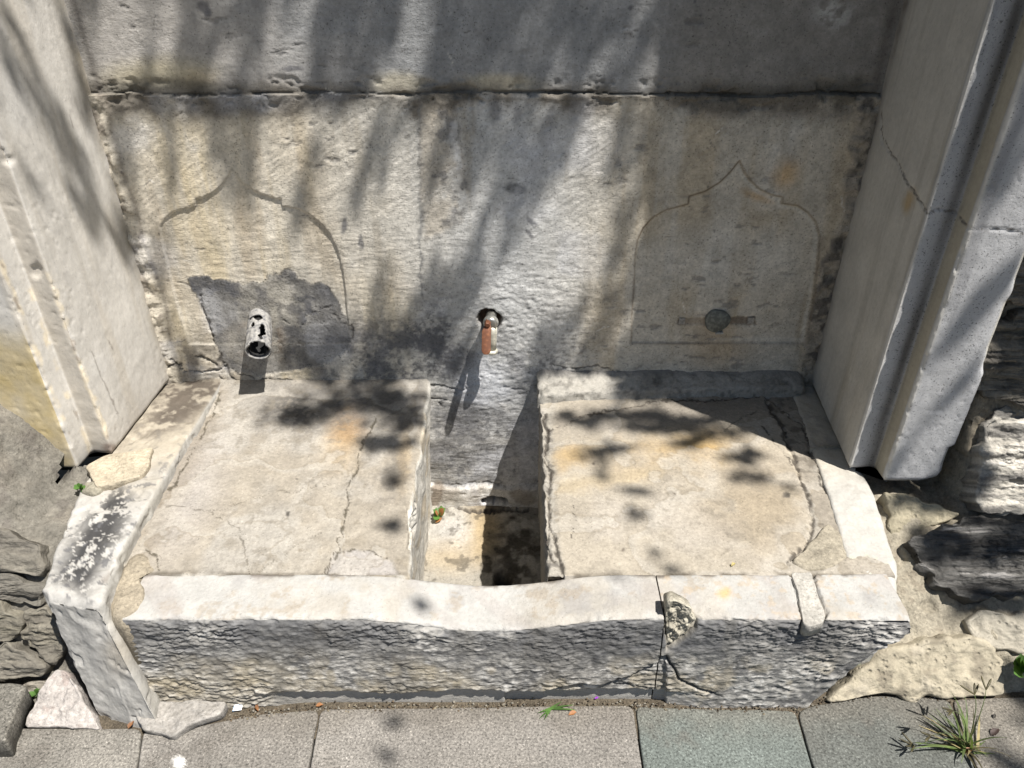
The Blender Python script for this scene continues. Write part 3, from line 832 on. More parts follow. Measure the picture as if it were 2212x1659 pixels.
def lfc(P, N_):
    px = Px(P, 6, 14)
    n1, n2, n3 = fbm(P, 5, 4, 145), fbm(P, 18, 4, 146), fbm(P, 70, 3, 147)
    t = sstep(.5, .9, N_[..., 2])
    c = np.empty(P.shape); c[:] = (.40, .365, .31)
    c = mixc(c, (.44, .42, .385), sstep(0, .6, n1) * .8)
    c = mixc(c, (.31, .275, .22), sstep(.1, .8, n2) * .5)
    c = mixc(c, (.46, .44, .43), px.blob(400, 1060, 60, 130, 25, .9) * .6 + px.poly([(700, 1238), (722, 1192), (790, 1192), (842, 1202), (868, 1262)], 6) * .8)
    c = mixc(c, (.48, .29, .13), px.blob(750, 925, 30, 38, 20, .9) * .8)
    c = mixc(c, (.48, .36, .2), px.blob(740, 965, 40, 50, 20, .9) * .45 + px.blob(872, 990, 12, 60, 5, .9) * .5)
    c = mixc(c, (.12, .115, .11), px.blob(760, 870, 200, 48, 6, .9) * sstep(-.5, .4, n2 + n1) * .8 + px.blob(840, 1000, 50, 80, 0, .9) * sstep(-.1, .5, n2) * .6 + px.blob(640, 900, 90, 36, 0, .9) * sstep(-.1, .5, n2 + n3) * .5)
    c = mixc(c, (.27, .23, .18), px.line([(470, 850), (420, 960), (370, 1060), (300, 1190)], 26, .9) * .5)
    c = mixc(c, (.06, .055, .05), px.blob(620, 1111, 7, 5) * .8 + px.blob(641, 1046 - 10, 3, 3) * .8)
    wl = fbm(P, 4.2, 5, 401 + int(abs(P[0, 0, 0]) * 10))
    c = mixc(c, (.50, .475, .43), sstep(.10, .14, wl) * sstep(.45, .2, wl) * .45)
    c = mixc(c, (.27, .235, .18), np.exp(-((wl - .10) / .018) ** 2) * .45)
    c = mixc(c, (.25, .225, .185), sstep(.3, .6, fbm(P, 45, 4, 402)) * sstep(-.2, .4, n1) * .45)
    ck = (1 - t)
    c = mixc(c, (.66, .645, .60), ck * .92)  # cheek brightened in colour to read as sunlit
    c = mixc(c, (.52, .42, .27), ck * sstep(.1, .6, fbm(P, 12, 4, 148)) * .5)
    c = mixc(c, (.33, .32, .30), ck * sstep(.1, .6, fbm(P, 16, 4, 149)) * .5)
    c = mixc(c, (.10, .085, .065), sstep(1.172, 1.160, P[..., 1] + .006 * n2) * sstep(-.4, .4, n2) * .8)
    for pts, wd, dp in LCR: c = mixc(c, (.07, .06, .04), px.crack(pts, wd) * (.8 if wd > 1.5 else .5))
    return c * np.array([.705, .695, .68]) * (1 + .07 * n3)[..., None]
fill('cement_fill', ([(-.87, .2605), (-.238, .2605), (-.250, .0), (-.262, -.26)], [0, .018, .1, 0]), ysf, lw, lfc, lfh, 'left cement basin fill crossed by cracks and lichen', lambda P, N_: (N_[..., 2] < .6))

RCR = [([(1175, 890), (1180, 930), (1178, 990), (1188, 1020), (1182, 1080), (1186, 1130), (1200, 1170), (1208, 1210), (1216, 1250)], 5, .010), ([(1185, 1130), (1180, 1180), (1196, 1215)], 4, .008),
       ([(1240, 900), (1300, 890), (1400, 870), (1470, 862), (1560, 862), (1650, 852)], 3.0, .008), ([(1655, 853), (1662, 880), (1690, 925), (1705, 960), (1722, 1000), (1728, 1040), (1745, 1075), (1758, 1120), (1750, 1160), (1728, 1190), (1702, 1215)], 5.4, .012),
       ([(1660, 858), (1700, 895), (1730, 915), (1745, 950), (1760, 990), (1775, 1025), (1785, 1060)], 2.6, .007), ([(1735, 905), (1765, 945), (1790, 985), (1815, 1010)], 2.0, .006),
       ([(1560, 935), (1610, 900), (1640, 890)], 1.4, .003), ([(1640, 920), (1690, 975), (1720, 1010)], 1.3, .003), ([(1180, 930), (1260, 905)], 1.2, .002), ([(1240, 1095), (1242, 1130), (1236, 1160)], 1.0, .0015)]
def rw(P):
    P = P.copy()
    e = np.exp(-((P[..., 0] - .078) / .03) ** 2)
    P[..., 0] += e * .008 * fbm(P * [0, 1, 0], 6, 3, 150)
    return P
def rfh(P, N_):
    px = Px(P, 4, 15)
    h = .003 * fbm(P, 5, 3, 151) + .0009 * fbm(P, 45, 4, 152)
    for pts, wd, dp in RCR: h = h - .6 * dp * px.crack(pts, wd)
    lip = px.line([(1172, 890), (1176, 1000), (1180, 1120), (1190, 1200), (1200, 1260)], 20)
    h = h + lip * (.004 * fbm(P, 45, 4, 153) - .003)
    h = h - .003 * sstep(0, 8, -sdf(px.U, px.V, [(1655, 853), (1690, 925), (1722, 1000), (1745, 1075), (1758, 1120), (1750, 1160), (1702, 1215), (1760, 1240), (1850, 1200), (1830, 1000), (1740, 840)]))
    h = h - .003 * px.blob(1697, 1068, 8, 7)
    return h
def rfc(P, N_):
    px = Px(P, 6, 16)
    n1, n2, n3 = fbm(P, 5, 4, 155), fbm(P, 18, 4, 156), fbm(P, 70, 3, 157)
    c = np.empty(P.shape); c[:] = (.44, .40, .335)
    c = mixc(c, (.48, .445, .395), sstep(0, .6, n1) * .8)
    c = mixc(c, (.36, .30, .215), px.blob(1640, 1090, 120, 90, 20, .9) * .7)
    c = mixc(c, (.46, .33, .16), px.blob(1455, 975, 120, 38, -6, .9) * (.55 + .4 * n2) + px.blob(1235, 985, 42, 22, -20, .9) * .75 + px.blob(1530, 960, 30, 30, 0, .9) * .4)
    c = mixc(c, (.50, .40, .24), px.line([(1200, 1055), (1300, 1040), (1420, 1020)], 14, .9) * .4)
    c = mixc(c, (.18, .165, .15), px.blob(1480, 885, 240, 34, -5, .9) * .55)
    strip = (1 - sstep(-3, 3, sdf(px.U, px.V, [(1655, 853), (1690, 925), (1722, 1000), (1745, 1075), (1758, 1120), (1750, 1160), (1702, 1215), (1760, 1240), (1850, 1200), (1830, 1000), (1740, 840)])))
    c = mixc(c, (.33, .30, .255), strip * .9)
    c = mixc(c, (.12, .105, .085), strip * sstep(.2, .6, fbm(P, 40, 4, 159)) * .6)
    lip = px.line([(1172, 890), (1176, 1000), (1180, 1120), (1190, 1200), (1200, 1260)], 20)
    c = mixc(c, (.42, .40, .36), lip * .8)
    c = mixc(c, (.13, .12, .11), lip * sstep(.2, .6, fbm(P, 50, 3, 158)) * .7)
    wl = fbm(P, 4.2, 5, 401 + int(abs(P[0, 0, 0]) * 10))
    c = mixc(c, (.50, .475, .43), sstep(.10, .14, wl) * sstep(.45, .2, wl) * .45)
    c = mixc(c, (.27, .235, .18), np.exp(-((wl - .10) / .018) ** 2) * .45)
    c = mixc(c, (.25, .225, .185), sstep(.3, .6, fbm(P, 45, 4, 402)) * sstep(-.2, .4, n1) * .45)
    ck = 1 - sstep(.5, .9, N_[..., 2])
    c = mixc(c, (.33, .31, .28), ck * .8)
    c = mixc(c, (.08, .075, .07), px.blob(1697, 1068, 8, 7) * .8)
    for (a, b_) in [(1345, 1185), (1282, 1000), (1460, 1068)]: c = mixc(c, (.12, .1, .08), px.blob(a, b_, 4, 3) * .8)
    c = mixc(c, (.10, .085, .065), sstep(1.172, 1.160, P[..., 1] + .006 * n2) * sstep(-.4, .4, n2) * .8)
    for pts, wd, dp in RCR: c = mixc(c, (.05, .042, .035), px.crack(pts, wd) * .8)
    return c * np.array([.705, .695, .68]) * (1 + .07 * n3)[..., None]
fill('cement_fill', ([(.085, -.26), (.080, .0), (.075, .258), (.82, .258)], [0, .1, .010, 0]), ysf, rw, rfc, rfh, 'right cement basin fill with ochre stains and a curved crack', lambda P, N_: (N_[..., 2] < .6))

# ---- channel floor
xs = np.arange(-.30, .12, .003); ys = np.arange(1.10, 1.95, .003)
X, Y = np.meshgrid(xs, ys)
P = np.stack([X, Y, np.full_like(X, -.21)], -1)
px = Px(P, 5, 17)
n1, n2, n3 = fbm(P, 8, 4, 160), fbm(P, 26, 4, 161), fbm(P, 80, 3, 162)
h = .004 * fbm(P, 7, 3, 163) + .0015 * n3 - .035 * px.blob(1085, 1258, 20, 22, 0, .25)
h = h - .012 * px.line([(948, 1092), (985, 1093), (1015, 1103), (1060, 1106), (1090, 1100), (1140, 1100)], 3)
c = np.empty(P.shape); c[:] = (.43, .40, .345)
c = mixc(c, (.56, .54, .51), px.blob(980, 1150, 60, 40, 0, .9) * .8)
c = mixc(c, (.50, .36, .17), px.blob(1050, 1140, 36, 60, 0, .8) * .7 + px.blob(970, 1200, 60, 30, 0, .9) * .4)
c = mixc(c, (.09, .078, .06), sstep(.25, .6, n2 + .3 * n3) * .6 + px.blob(1120, 1200, 62, 95, -8, .7) * sstep(-.5, .1, n2) * .92)  # black dirt, its right-hand blob widened to deepen the channel's shadow
c = mixc(c, (.10, .085, .07), px.blob(1060, 1092, 40, 12, 0, .7) * .6 + px.line([(948, 1092), (985, 1093), (1015, 1103), (1060, 1106), (1140, 1100)], 4) * .8)
c = mixc(c, (.03, .03, .03), px.blob(1085, 1258, 18, 20, 0, .3))
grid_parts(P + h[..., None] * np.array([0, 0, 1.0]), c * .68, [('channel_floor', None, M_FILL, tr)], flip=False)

# ---- back curb on the right basin
xs = np.concatenate([[.074, .0742, .075, .077, .081, .087], np.arange(.09, .842, .004), [.846, .852, .857, .860, .8615, .862]])
rows = []
for x in xs:
    e = max(0, 1 - (x - .074) / .014) ** 2 * .010 + max(0, 1 - (.862 - x) / .03) ** 2 * .024
    y0 = np.interp(x, [.07, .25, .45, .86], [1.805, 1.825, 1.838, 1.842])
    pr = rprof([(y0 + e, .24), (y0 + .006 + e, .286 - e), (1.93, .314 - e)], [0, .007, 0], .003)
    rows.append(np.stack([np.full(len(pr), x), pr[:, 0], pr[:, 1]], 1))
m = min(len(r) for r in rows)
P = np.stack([np.stack([np.interp(np.linspace(0, 1, m), np.linspace(0, 1, len(r)), r[:, k]) for k in range(3)], 1) for r in rows])
N_ = normals(P)
fl_ = True
if N_[len(xs) // 2, m // 2][2] < 0: N_ = -N_; fl_ = False
n1, n2 = fbm(P, 8, 4, 170), fbm(P, 30, 4, 171)
h = .004 * n1 + .0018 * n2 - .005 * sstep(.2, .6, fbm(P, 20, 4, 172)) - .003 * sstep(.3, .6, fbm(P, 50, 3, 173))
c = np.empty(P.shape); c[:] = (.31, .295, .265)
c = mixc(c, (.20, .19, .17), sstep(-.1, .5, n1) * .7)
c = mixc(c, (.10, .095, .085), sstep(.1, .6, fbm(P, 36, 4, 174, gain=.65)) * .6)
c = mixc(c, (.20, .19, .18), sstep(1.88, 1.91, P[..., 1]) * .7)
ob = grid_parts(P + h[..., None] * N_, c, [('back_curb', None, M_FILL, tr)], flip=not fl_, caps=(0, 1))[0]

# ------------------------------------------------------------------ irregular stones: outline on a plane, domed and roughened
def plane_axes(n):
    n = np.array(n, float); n /= np.linalg.norm(n)
    a = np.cross([0, 1.0, 0] if abs(n[1]) < .9 else [1.0, 0, 0], n); a /= np.linalg.norm(a)
    return n, a, np.cross(n, a)

def stone(name, W, n, hgt, mat, col, parent=None, rough=.004, rsc=25, edge=.006, terr=0.0, depth=.05, seed=0, st=(1, 1, 1), colfn=None, rings=34, seglen=.005, jag=.004, gain=1.0):
    """W: outline points in metres lying on a plane with normal n"""
    W = np.array(W, float)
    n, a, b = plane_axes(n)
    Wc = np.vstack([W, W[:1]])
    L = np.concatenate([[0], np.cumsum(np.linalg.norm(np.diff(Wc, axis=0), axis=1))])
    k = max(24, int(L[-1] / seglen))
    t = np.linspace(0, L[-1], k, endpoint=False)
    R = np.stack([np.interp(t, L, Wc[:, j]) for j in range(3)], 1)
    cen = R.mean(0)
    inw = cen - R
    inw /= np.linalg.norm(inw, axis=1, keepdims=True) + 1e-9
    R = R + inw * (jag * fbm(R, 40, 3, 200 + seed))[:, None]
    # round the outline corners a little
    for _ in range(3): R = R * .5 + (np.roll(R, 1, 0) + np.roll(R, -1, 0)) * .25
    size = np.linalg.norm(R - cen, axis=1)
    rows = [R - n * depth]
    e = np.minimum(edge / size, .4)
    for q in (0, .3, .6, .85, 1.0):
        s = 1 - e * (1 - math.cos(q * math.pi / 2))
        rows.append(cen + (R - cen) * s[:, None] + n * (hgt - edge + edge * math.sin(q * math.pi / 2)))
    inner = rows[-1]
    for q in np.linspace(0, 1, rings)[1:]:
        p = cen + (inner - n * hgt - cen) * (1 - q) + n * hgt
        rows.append(p)
    P = np.stack(rows)[::-1]
    P = P[:, list(range(k)) + [0]]
    f = np.ones(P.shape[0])[:, None]
    h = rough * fbm(P, rsc, 4, 210 + seed, st) + rough * .5 * fbm(P, rsc * 3, 3, 211 + seed, st)
    if terr:
        sN = fbm(P, rsc, 4, 212 + seed, st) * 3.0 + fbm(P, rsc * 2.2, 3, 213 + seed)
        fl = np.floor(sN); fr_ = sN - fl
        h = h * (1 - terr) + terr * rough * 1.3 * (fl + sstep(.62, .95, fr_)) / 2.2
    N_ = np.broadcast_to(n, P.shape).copy()
    rim = np.zeros(P.shape[0]); rim[-6:] = 1
    out = (P - cen); out -= (out @ n)[..., None] * n; out /= np.linalg.norm(out, axis=-1, keepdims=True) + 1e-9
    P2 = P + N_ * (h * (1 - rim[:, None] * .5))[..., None] + out * (h * rim[:, None] * .6)[..., None]
    P2[:, -1] = P2[:, 0]
    cc_ = np.empty(P.shape); cc_[:] = col
    n1, n2 = fbm(P, 9, 4, 220 + seed), fbm(P, 40, 4, 221 + seed)
    cc_ = cc_ * gain * (1 + .12 * n1 + .10 * n2)[..., None]
    if colfn: cc_ = colfn(P, cc_, h / max(rough, 1e-6))
    nr, nc = P2.shape[:2]
    Vv = np.vstack([P2[0].mean(0)[None], P2[1:, :-1].reshape(-1, 3)])
    Cc = np.vstack([cc_[0].mean(0)[None], cc_[1:, :-1].reshape(-1, 3)])
    kk = nc - 1
    quads, tris = [], []
    def vid(i, j): return 1 + (i - 1) * kk + (j % kk)
    i = np.arange(1, nr - 1); 
    I, J = np.meshgrid(i, np.arange(kk), indexing='ij')
    q = np.stack([1 + (I - 1) * kk + J, 1 + I * kk + J, 1 + I * kk + (J + 1) % kk, 1 + (I - 1) * kk + (J + 1) % kk], -1).reshape(-1, 4)
    tris = [[0, 1 + j, 1 + (j + 1) % kk] for j in range(kk)]
    tris.append(list(range(1 + (nr - 2) * kk, 1 + (nr - 1) * kk))[::-1])
    me = raw_mesh(name, Vv, q, Cc, tris)
    bm = bmesh.new(); bm.from_mesh(me); bmesh.ops.recalc_face_normals(bm, faces=bm.faces); bm.to_mesh(me); bm.free()
    return link(name, me, mat, parent)

# mortar patches of the trough
def zpoly(pts, z): return [atZ(u, v, z) for u, v in pts]
o = stone('mortar_patch', zpoly([(300, 1188), (330, 1197), (346, 1228), (306, 1245), (316, 1275), (318, 1300), (300, 1330), (262, 1345), (240, 1335), (230, 1312), (228, 1290), (262, 1225), (280, 1195)], .262), (0, 0, 1), .005, M_MORTAR, (.27, .235, .18), tr, .003, 30, .03, seed=1, depth=.16)
o['label'] = 'sandy mortar lump at the front left corner of the trough'
o = stone('mortar_patch', zpoly([(200, 1035), (185, 1010), (230, 985), (330, 968), (322, 1008), (305, 1030), (250, 1045), (210, 1052)], .296), (0, 0, 1), .004, M_MORTAR, (.36, .315, .24), tr, .0015, 25, .004, seed=2, depth=.03)
o = stone('mortar_patch', zpoly([(1708, 1236), (1752, 1236), (1768, 1285), (1784, 1325), (1778, 1348), (1735, 1352), (1728, 1300)], .258), (0, 0, 1), .0015, M_MORTAR, (.345, .33, .30), tr, .002, 30, .003, seed=3, depth=.03)
o['label'] = 'pale mortar mend across the right front slab'
o = stone('mortar_patch', [atY(u, v, 1.045) for u, v in [(1438, 1300), (1460, 1296), (1490, 1312), (1508, 1340), (1490, 1365), (1462, 1385), (1442, 1402), (1436, 1360)]], (0, -1, .25), .001, M_MORTAR, (.36, .335, .275), tr, .006, 70, .002, seed=4, depth=.03)
o['label'] = 'crumbly mortar plug at the joint of the two front slabs'
o = stone('mortar_patch', zpoly([(1710, 1216), (1755, 1165), (1790, 1130), (1818, 1160), (1830, 1205), (1800, 1228), (1740, 1236)], .256), (0, 0, 1), .006, M_MORTAR, (.29, .26, .205), tr, .002, 30, .008, seed=5, depth=.03)
# foot stones at the left end of the front
o = stone('foot_stone', zpoly([(296, 1540), (330, 1520), (410, 1518), (495, 1522), (478, 1552), (420, 1572), (380, 1600), (318, 1583)], .0), (0, -.3, 1), .022, M_MORTAR, (.27, .255, .235), tr, .006, 22, .006, seed=6, depth=.05)

# ================================================================== RUBBLE WALLS either side
def base_surface(prof, xs, seed, colfn, amp=.012, warp=None):
    pr = rprof(prof, .06, .005)
    n, m = len(pr), len(xs)
    P = np.empty((n, m, 3))
    P[..., 0] = xs[None, :]; P[..., 1] = pr[:, None, 0]; P[..., 2] = pr[:, None, 1]
    if warp: P = warp(P)
    N_ = normals(P)
    fl_ = True
    if N_[n // 2, m // 2] @ np.array([0, -1, .5]) < 0: N_ = -N_; fl_ = False
    h = amp * fbm(P, 6, 4, seed) + amp * .45 * fbm(P, 26, 4, seed + 1, gain=.65) - amp * .8 * sstep(.3, .7, fbm(P, 20, 3, seed + 2))
    c = colfn(P)
    return P + h[..., None] * N_, c, (not fl_)

def on_profile(u, v, prof):
    d = ray(u, v)
    best = None
    for (y0, z0), (y1, z1) in zip(prof[:-1], prof[1:]):
        n = np.array([0, -(z1 - z0), (y1 - y0)])
        den = d @ n
        if abs(den) < 1e-9: continue
        t = ((np.array([0, y0, z0]) - CAM) @ n) / den
        p = CAM + t * d
        s = ((p[1] - y0) * (y1 - y0) + (p[2] - z0) * (z1 - z0)) / ((y1 - y0) ** 2 + (z1 - z0) ** 2)
        if -.001 <= s <= 1.001 and t > 0 and (best is None or t < best[0]): best = (t, p, n / np.linalg.norm(n))
    return best

PL = [(1.02, -.06), (1.10, .02), (1.215, .24), (1.30, .265), (1.50, .275), (1.60, .36), (1.66, 3.4)]
PR = [(1.00, -.06), (1.10, .05), (1.22, .16), (1.42, .24), (1.49, .40), (1.53, .62), (1.57, 3.4)]
def warp_l(P):
    P = P.copy()
    sh = np.clip((-1.085 - P[..., 0]) * 1.75, 0, .42)
    P[..., 2] += sh * sstep(1.16, 1.46, P[..., 1])
    return P
def warp_r(P):
    P = P.copy()
    k = sstep(1.10, 1.065, P[..., 0])
    P[..., 1] += k * .16 * sstep(.20, .27, P[..., 2])
    P[..., 2] -= k * .03 * sstep(1.40, 1.46, P[..., 1]) * (P[..., 2] < .4)
    return P
rl = tag(empty('rubble_wall', (-1.4, 1.2, 0)), 'grey rubble stone and mortar wall left of the trough', 'rubble wall', 'rubble walls beside the fountain')
rr = tag(empty('rubble_wall', (1.4, 1.2, 0)), 'rubble wall right of the trough with dark schist and cream stones', 'rubble wall', 'rubble walls beside the fountain')
def rlc(P):
    c = np.empty(P.shape); c[:] = (.15, .14, .12)
    n1, n2 = fbm(P, 9, 4, 231), fbm(P, 30, 4, 232)
    c = mixc(c, (.20, .18, .15), sstep(0, .7, n1) * .6)
    c = mixc(c, (.10, .09, .08), sstep(.2, .7, n2) * .6)
    return c
P_, c_, f_ = base_surface(PL, np.arange(-1.9, -.93, .0045), 230, rlc, .010, warp_l)
grid_parts(P_, c_, [('mortar', fmask(~((P_[..., 0] > -1.10) & ((P_[..., 2] > .285) | (P_[..., 1] > 1.56)))), M_MORTAR, rl)], flip=f_)
def rrc(P):
    px = Px(P, 6, 20)
    c = np.empty(P.shape); c[:] = (.26, .235, .185)
    n1, n2 = fbm(P, 9, 4, 241), fbm(P, 30, 4, 242)
    c = mixc(c, (.31, .285, .225), sstep(0, .7, n1) * .6)
    c = mixc(c, (.20, .17, .13), sstep(.15, .7, n2) * .6)
    c = mixc(c, (.20, .175, .135), sstep(.30, .42, P[..., 2] + .04 * n1) * .85 + px.poly([(2040, 1060), (2110, 860), (2160, 900), (2095, 1000), (2080, 1110), (2030, 1130), (1960, 1120)], 14) * .6)  # mortar painted darker where this wall stands in shade
    return c
P_, c_, f_ = base_surface(PR, np.arange(.78, 1.9, .0045), 240, rrc, .014, warp_r)
grid_parts(P_, c_, [('mortar', fmask(~((P_[..., 0] < 1.05) & ((P_[..., 2] > .262) | (P_[..., 1] > 1.62)))), M_MORTAR, rr)], flip=f_)

def rubble(parent, prof, pts, hgt, mat, col, seed, label=None, **kw):
    hits = [on_profile(u, v, prof) for u, v in pts]
    n = np.mean([q[2] for q in hits], axis=0)
    n = n / np.linalg.norm(n)
    if n @ np.array([0, -1, .3]) < 0: n = -n
    W = np.array([q[1] for q in hits])
    cen = W.mean(0)
    W = W - ((W - cen) @ n)[:, None] * n
    o = stone('stone', W, n, hgt, mat, col, parent, seed=seed, **kw)
    if label: o['label'] = label
    return o

def strata(dark, light, k=.7):
    def f(P, c, h):
        s = fbm(P, 34, 5, 300, (.22, .8, 2.8), .6)
        c = mixc(c, dark, sstep(.1, -.5, s) * k)
        c = mixc(c, light, sstep(.2, .7, s) * k)
        return c
    return f
GS = (.165, .152, .128)
lk = dict(rough=.011, rsc=24, edge=.004, terr=.25, jag=.012, gain=.95, st=(.5, .9, 1.9), colfn=strata((.085, .078, .068), (.22, .205, .17), .5), depth=.06)
rubble(rl, PL, [(-60, 1155), (20, 1148), (85, 1165), (112, 1180), (100, 1215), (94, 1246), (30, 1241), (-60, 1232)], .030, M_SCHIST, GS, 11, **lk)
rubble(rl, PL, [(-60, 1238), (20, 1242), (60, 1252), (108, 1256), (112, 1278), (94, 1306), (30, 1296), (-60, 1288)], .020, M_SCHIST, (.15, .14, .12), 12, **lk)
rubble(rl, PL, [(-60, 1292), (10, 1298), (50, 1318), (62, 1345), (42, 1380), (-60, 1388)], .028, M_SCHIST, (.18, .165, .13), 13, **lk)
rubble(rl, PL, [(62, 1308), (110, 1305), (135, 1340), (150, 1392), (130, 1424), (86, 1402), (52, 1374), (60, 1340)], .022, M_SCHIST, (.17, .155, .125), 14, **lk)
rubble(rl, PL, [(-60, 1386), (30, 1382), (70, 1396), (115, 1428), (112, 1452), (60, 1456), (0, 1462), (-60, 1470)], .030, M_SCHIST, (.185, .17, .14), 15, **lk)
rubble(rl, PL, [(52, 1478), (100, 1470), (118, 1476), (108, 1496), (70, 1504)], .012, M_SCHIST, (.22, .20, .17), 16, **lk)
o = rubble(rl, PL, [(-120, 985), (-30, 975), (0, 1000), (15, 1060), (-10, 1120), (-120, 1140)], .02, M_SCHIST, (.15, .135, .12), 17, **lk)
# small mortar wedge with weeds beside the slab
rubble(rl, PL, [(188, 1052), (232, 1050), (226, 1072), (200, 1082), (180, 1070)], .02, M_MORTAR, (.26, .24, .19), 18, rough=.005, edge=.01)

rk = dict(rough=.020, rsc=20, edge=.006, terr=.4, jag=.014, st=(.2, .8, 2.6), depth=.07, rings=70, seglen=.004)
rubble(rr, PR, [(1955, 1175), (2000, 1150), (2080, 1128), (2160, 1138), (2290, 1150), (2290, 1300), (2200, 1290), (2120, 1300), (2060, 1290), (2000, 1262), (1965, 1215)], .035, M_SCHIST, (.088, .085, .08), 21, 'dark blue grey schist block beside the right side slab', colfn=strata((.03, .029, .028), (.27, .26, .25), .8), **rk)
rubble(rr, PR, [(2085, 1010), (2115, 935), (2150, 880), (2200, 890), (2290, 890), (2290, 1105), (2210, 1110), (2130, 1112), (2075, 1090)], .034, M_SCHIST, (.36, .34, .30), 22, 'pale layered stone beside the right pilaster', colfn=strata((.10, .095, .09), (.55, .52, .47), .8), rough=.014, rsc=26, edge=.006, terr=.3, jag=.014, st=(.55, 1, 1.7), depth=.07, rings=70, seglen=.004)
rubble(rr, PR, [(1905, 1072), (1950, 1072), (1990, 1090), (2070, 1115), (2040, 1128), (2000, 1140), (1960, 1165), (1935, 1190), (1915, 1140)], .012, M_CREAM, (.29, .26, .19), 23, rough=.008, rsc=24, edge=.006, jag=.01)
rubble(rr, PR, [(2110, 1114), (2290, 1112), (2290, 1128), (2180, 1134), (2100, 1128)], .014, M_CREAM, (.31, .28, .23), 24, rough=.006, rsc=24, edge=.006, jag=.008)
rubble(rr, PR, [(2075, 1340), (2110, 1318), (2180, 1325), (2290, 1335), (2290, 1400), (2180, 1405), (2120, 1395), (2080, 1370)], .020, M_CREAM, (.31, .285, .235), 25, rough=.008, rsc=18, edge=.008, jag=.01)
rubble(rr, PR, [(2090, 740), (2140, 690), (2290, 640), (2290, 860), (2190, 872), (2110, 858)], .022, M_SCHIST, (.16, .145, .12), 26, colfn=strata((.07, .065, .06), (.2, .185, .15)), **rk)
rubble(rr, PR, [(2175, 560), (2290, 470), (2290, 620), (2180, 650), (2150, 640)], .022, M_SCHIST, (.2, .18, .15), 27, colfn=strata((.07, .065, .06), (.22, .2, .16)), **rk)
def creamc(P, c, h):
    c = mixc(c, (.15, .13, .10), sstep(.2, .6, fbm(P, 34, 4, 310)) * .6)
    return mixc(c, (.41, .37, .30), sstep(.2, .6, fbm(P, 14, 3, 311)) * .4)
# cream stone lying in front, leaning on the slab end
cs = [(1775, 1512), (1800, 1490), (1850, 1445), (1900, 1405), (1960, 1385), (2040, 1372), (2100, 1374), (2140, 1392), (2160, 1425), (2166, 1458), (2158, 1496), (2100, 1503), (2020, 1506), (1960, 1512), (1930, 1498), (1870, 1498), (1810, 1512)]
nC = np.array([0, -.75, .66])
pC = atZ(1900, 1505, .0)
o = stone('stone', [at(u, v, pC, nC) for u, v in cs], nC, .016, M_CREAM, (.33, .295, .225), rr, .007, 20, .010, seed=31, depth=.10, colfn=creamc, jag=.008)
o['label'] = 'large cream limestone block at the foot of the wall beside the paving'

# white wedge stone at the left, on the ground
o = stone('stone', [at(u, v, atZ(120, 1570, .0), (0, -.45, .89)) for u, v in [(62, 1572), (75, 1530), (100, 1480), (128, 1445), (150, 1450), (178, 1495), (205, 1548), (222, 1578)]], (0, -.45, .89), .012, M_MORTAR, (.33, .305, .285), rl, .006, 25, .004, seed=33, depth=.06,
          colfn=lambda P, c, h: mixc(c, (.25, .2, .18), sstep(.3, .6, fbm(P, 45, 4, 312)) * .6))
o['label'] = 'white marble wedge lying at the foot of the left side slab'
# granite block tilted at the far left
pv_l = stone('stone', [atZ(u, v, .055) for u, v in [(-130, 1470), (20, 1472), (58, 1480), (18, 1572), (10, 1600), (-130, 1600)]], (0, 0, 1), .0, M_GRANITE, (.14, .132, .115), rl, .002, 20, .006, seed=34, depth=.09)
pv_l['label'] = 'cut granite block at the far left beside the dark gap'

# ================================================================== PAVEMENT
ground = link('ground', raw_mesh('ground', [(-30, -40, -.035), (30, -40, -.035), (30, 1.06, -.035), (-30, 1.06, -.035)], [(0, 1, 2, 3)], [(.16, .135, .10)] * 4, smooth=False), M_EARTH)
tag(ground, 'gritty earth under and beyond the paving slabs', kind='structure')
pav = tag(empty('pavement', (0, .6, 0)), 'pavement of large granite slabs in front of the trough', kind='structure')
rowsy = [(.55, None)]
top_edge = [(-400, 1592), (0, 1577), (215, 1580), (300, 1578), (330, 1586), (385, 1598), (420, 1574), (480, 1562), (560, 1548), (690, 1537), (900, 1534), (1100, 1531), (1371, 1529), (1500, 1534), (1600, 1537), (1722, 1540), (1762, 1528), (1850, 1512), (1920, 1506), (2000, 1512), (2060, 1516), (2212, 1510), (2500, 1520)]
te = np.array([atZ(u, v, 0) for u, v in top_edge])
def yedge(x): return np.interp(x, te[:, 0], te[:, 1]) + .006
joints = [(-1.9, -1.9), (-.790, -.795), (-.4173, -.4115), (.2655, .266), (.615, .6125), (.935, .960), (1.6, 1.6)]
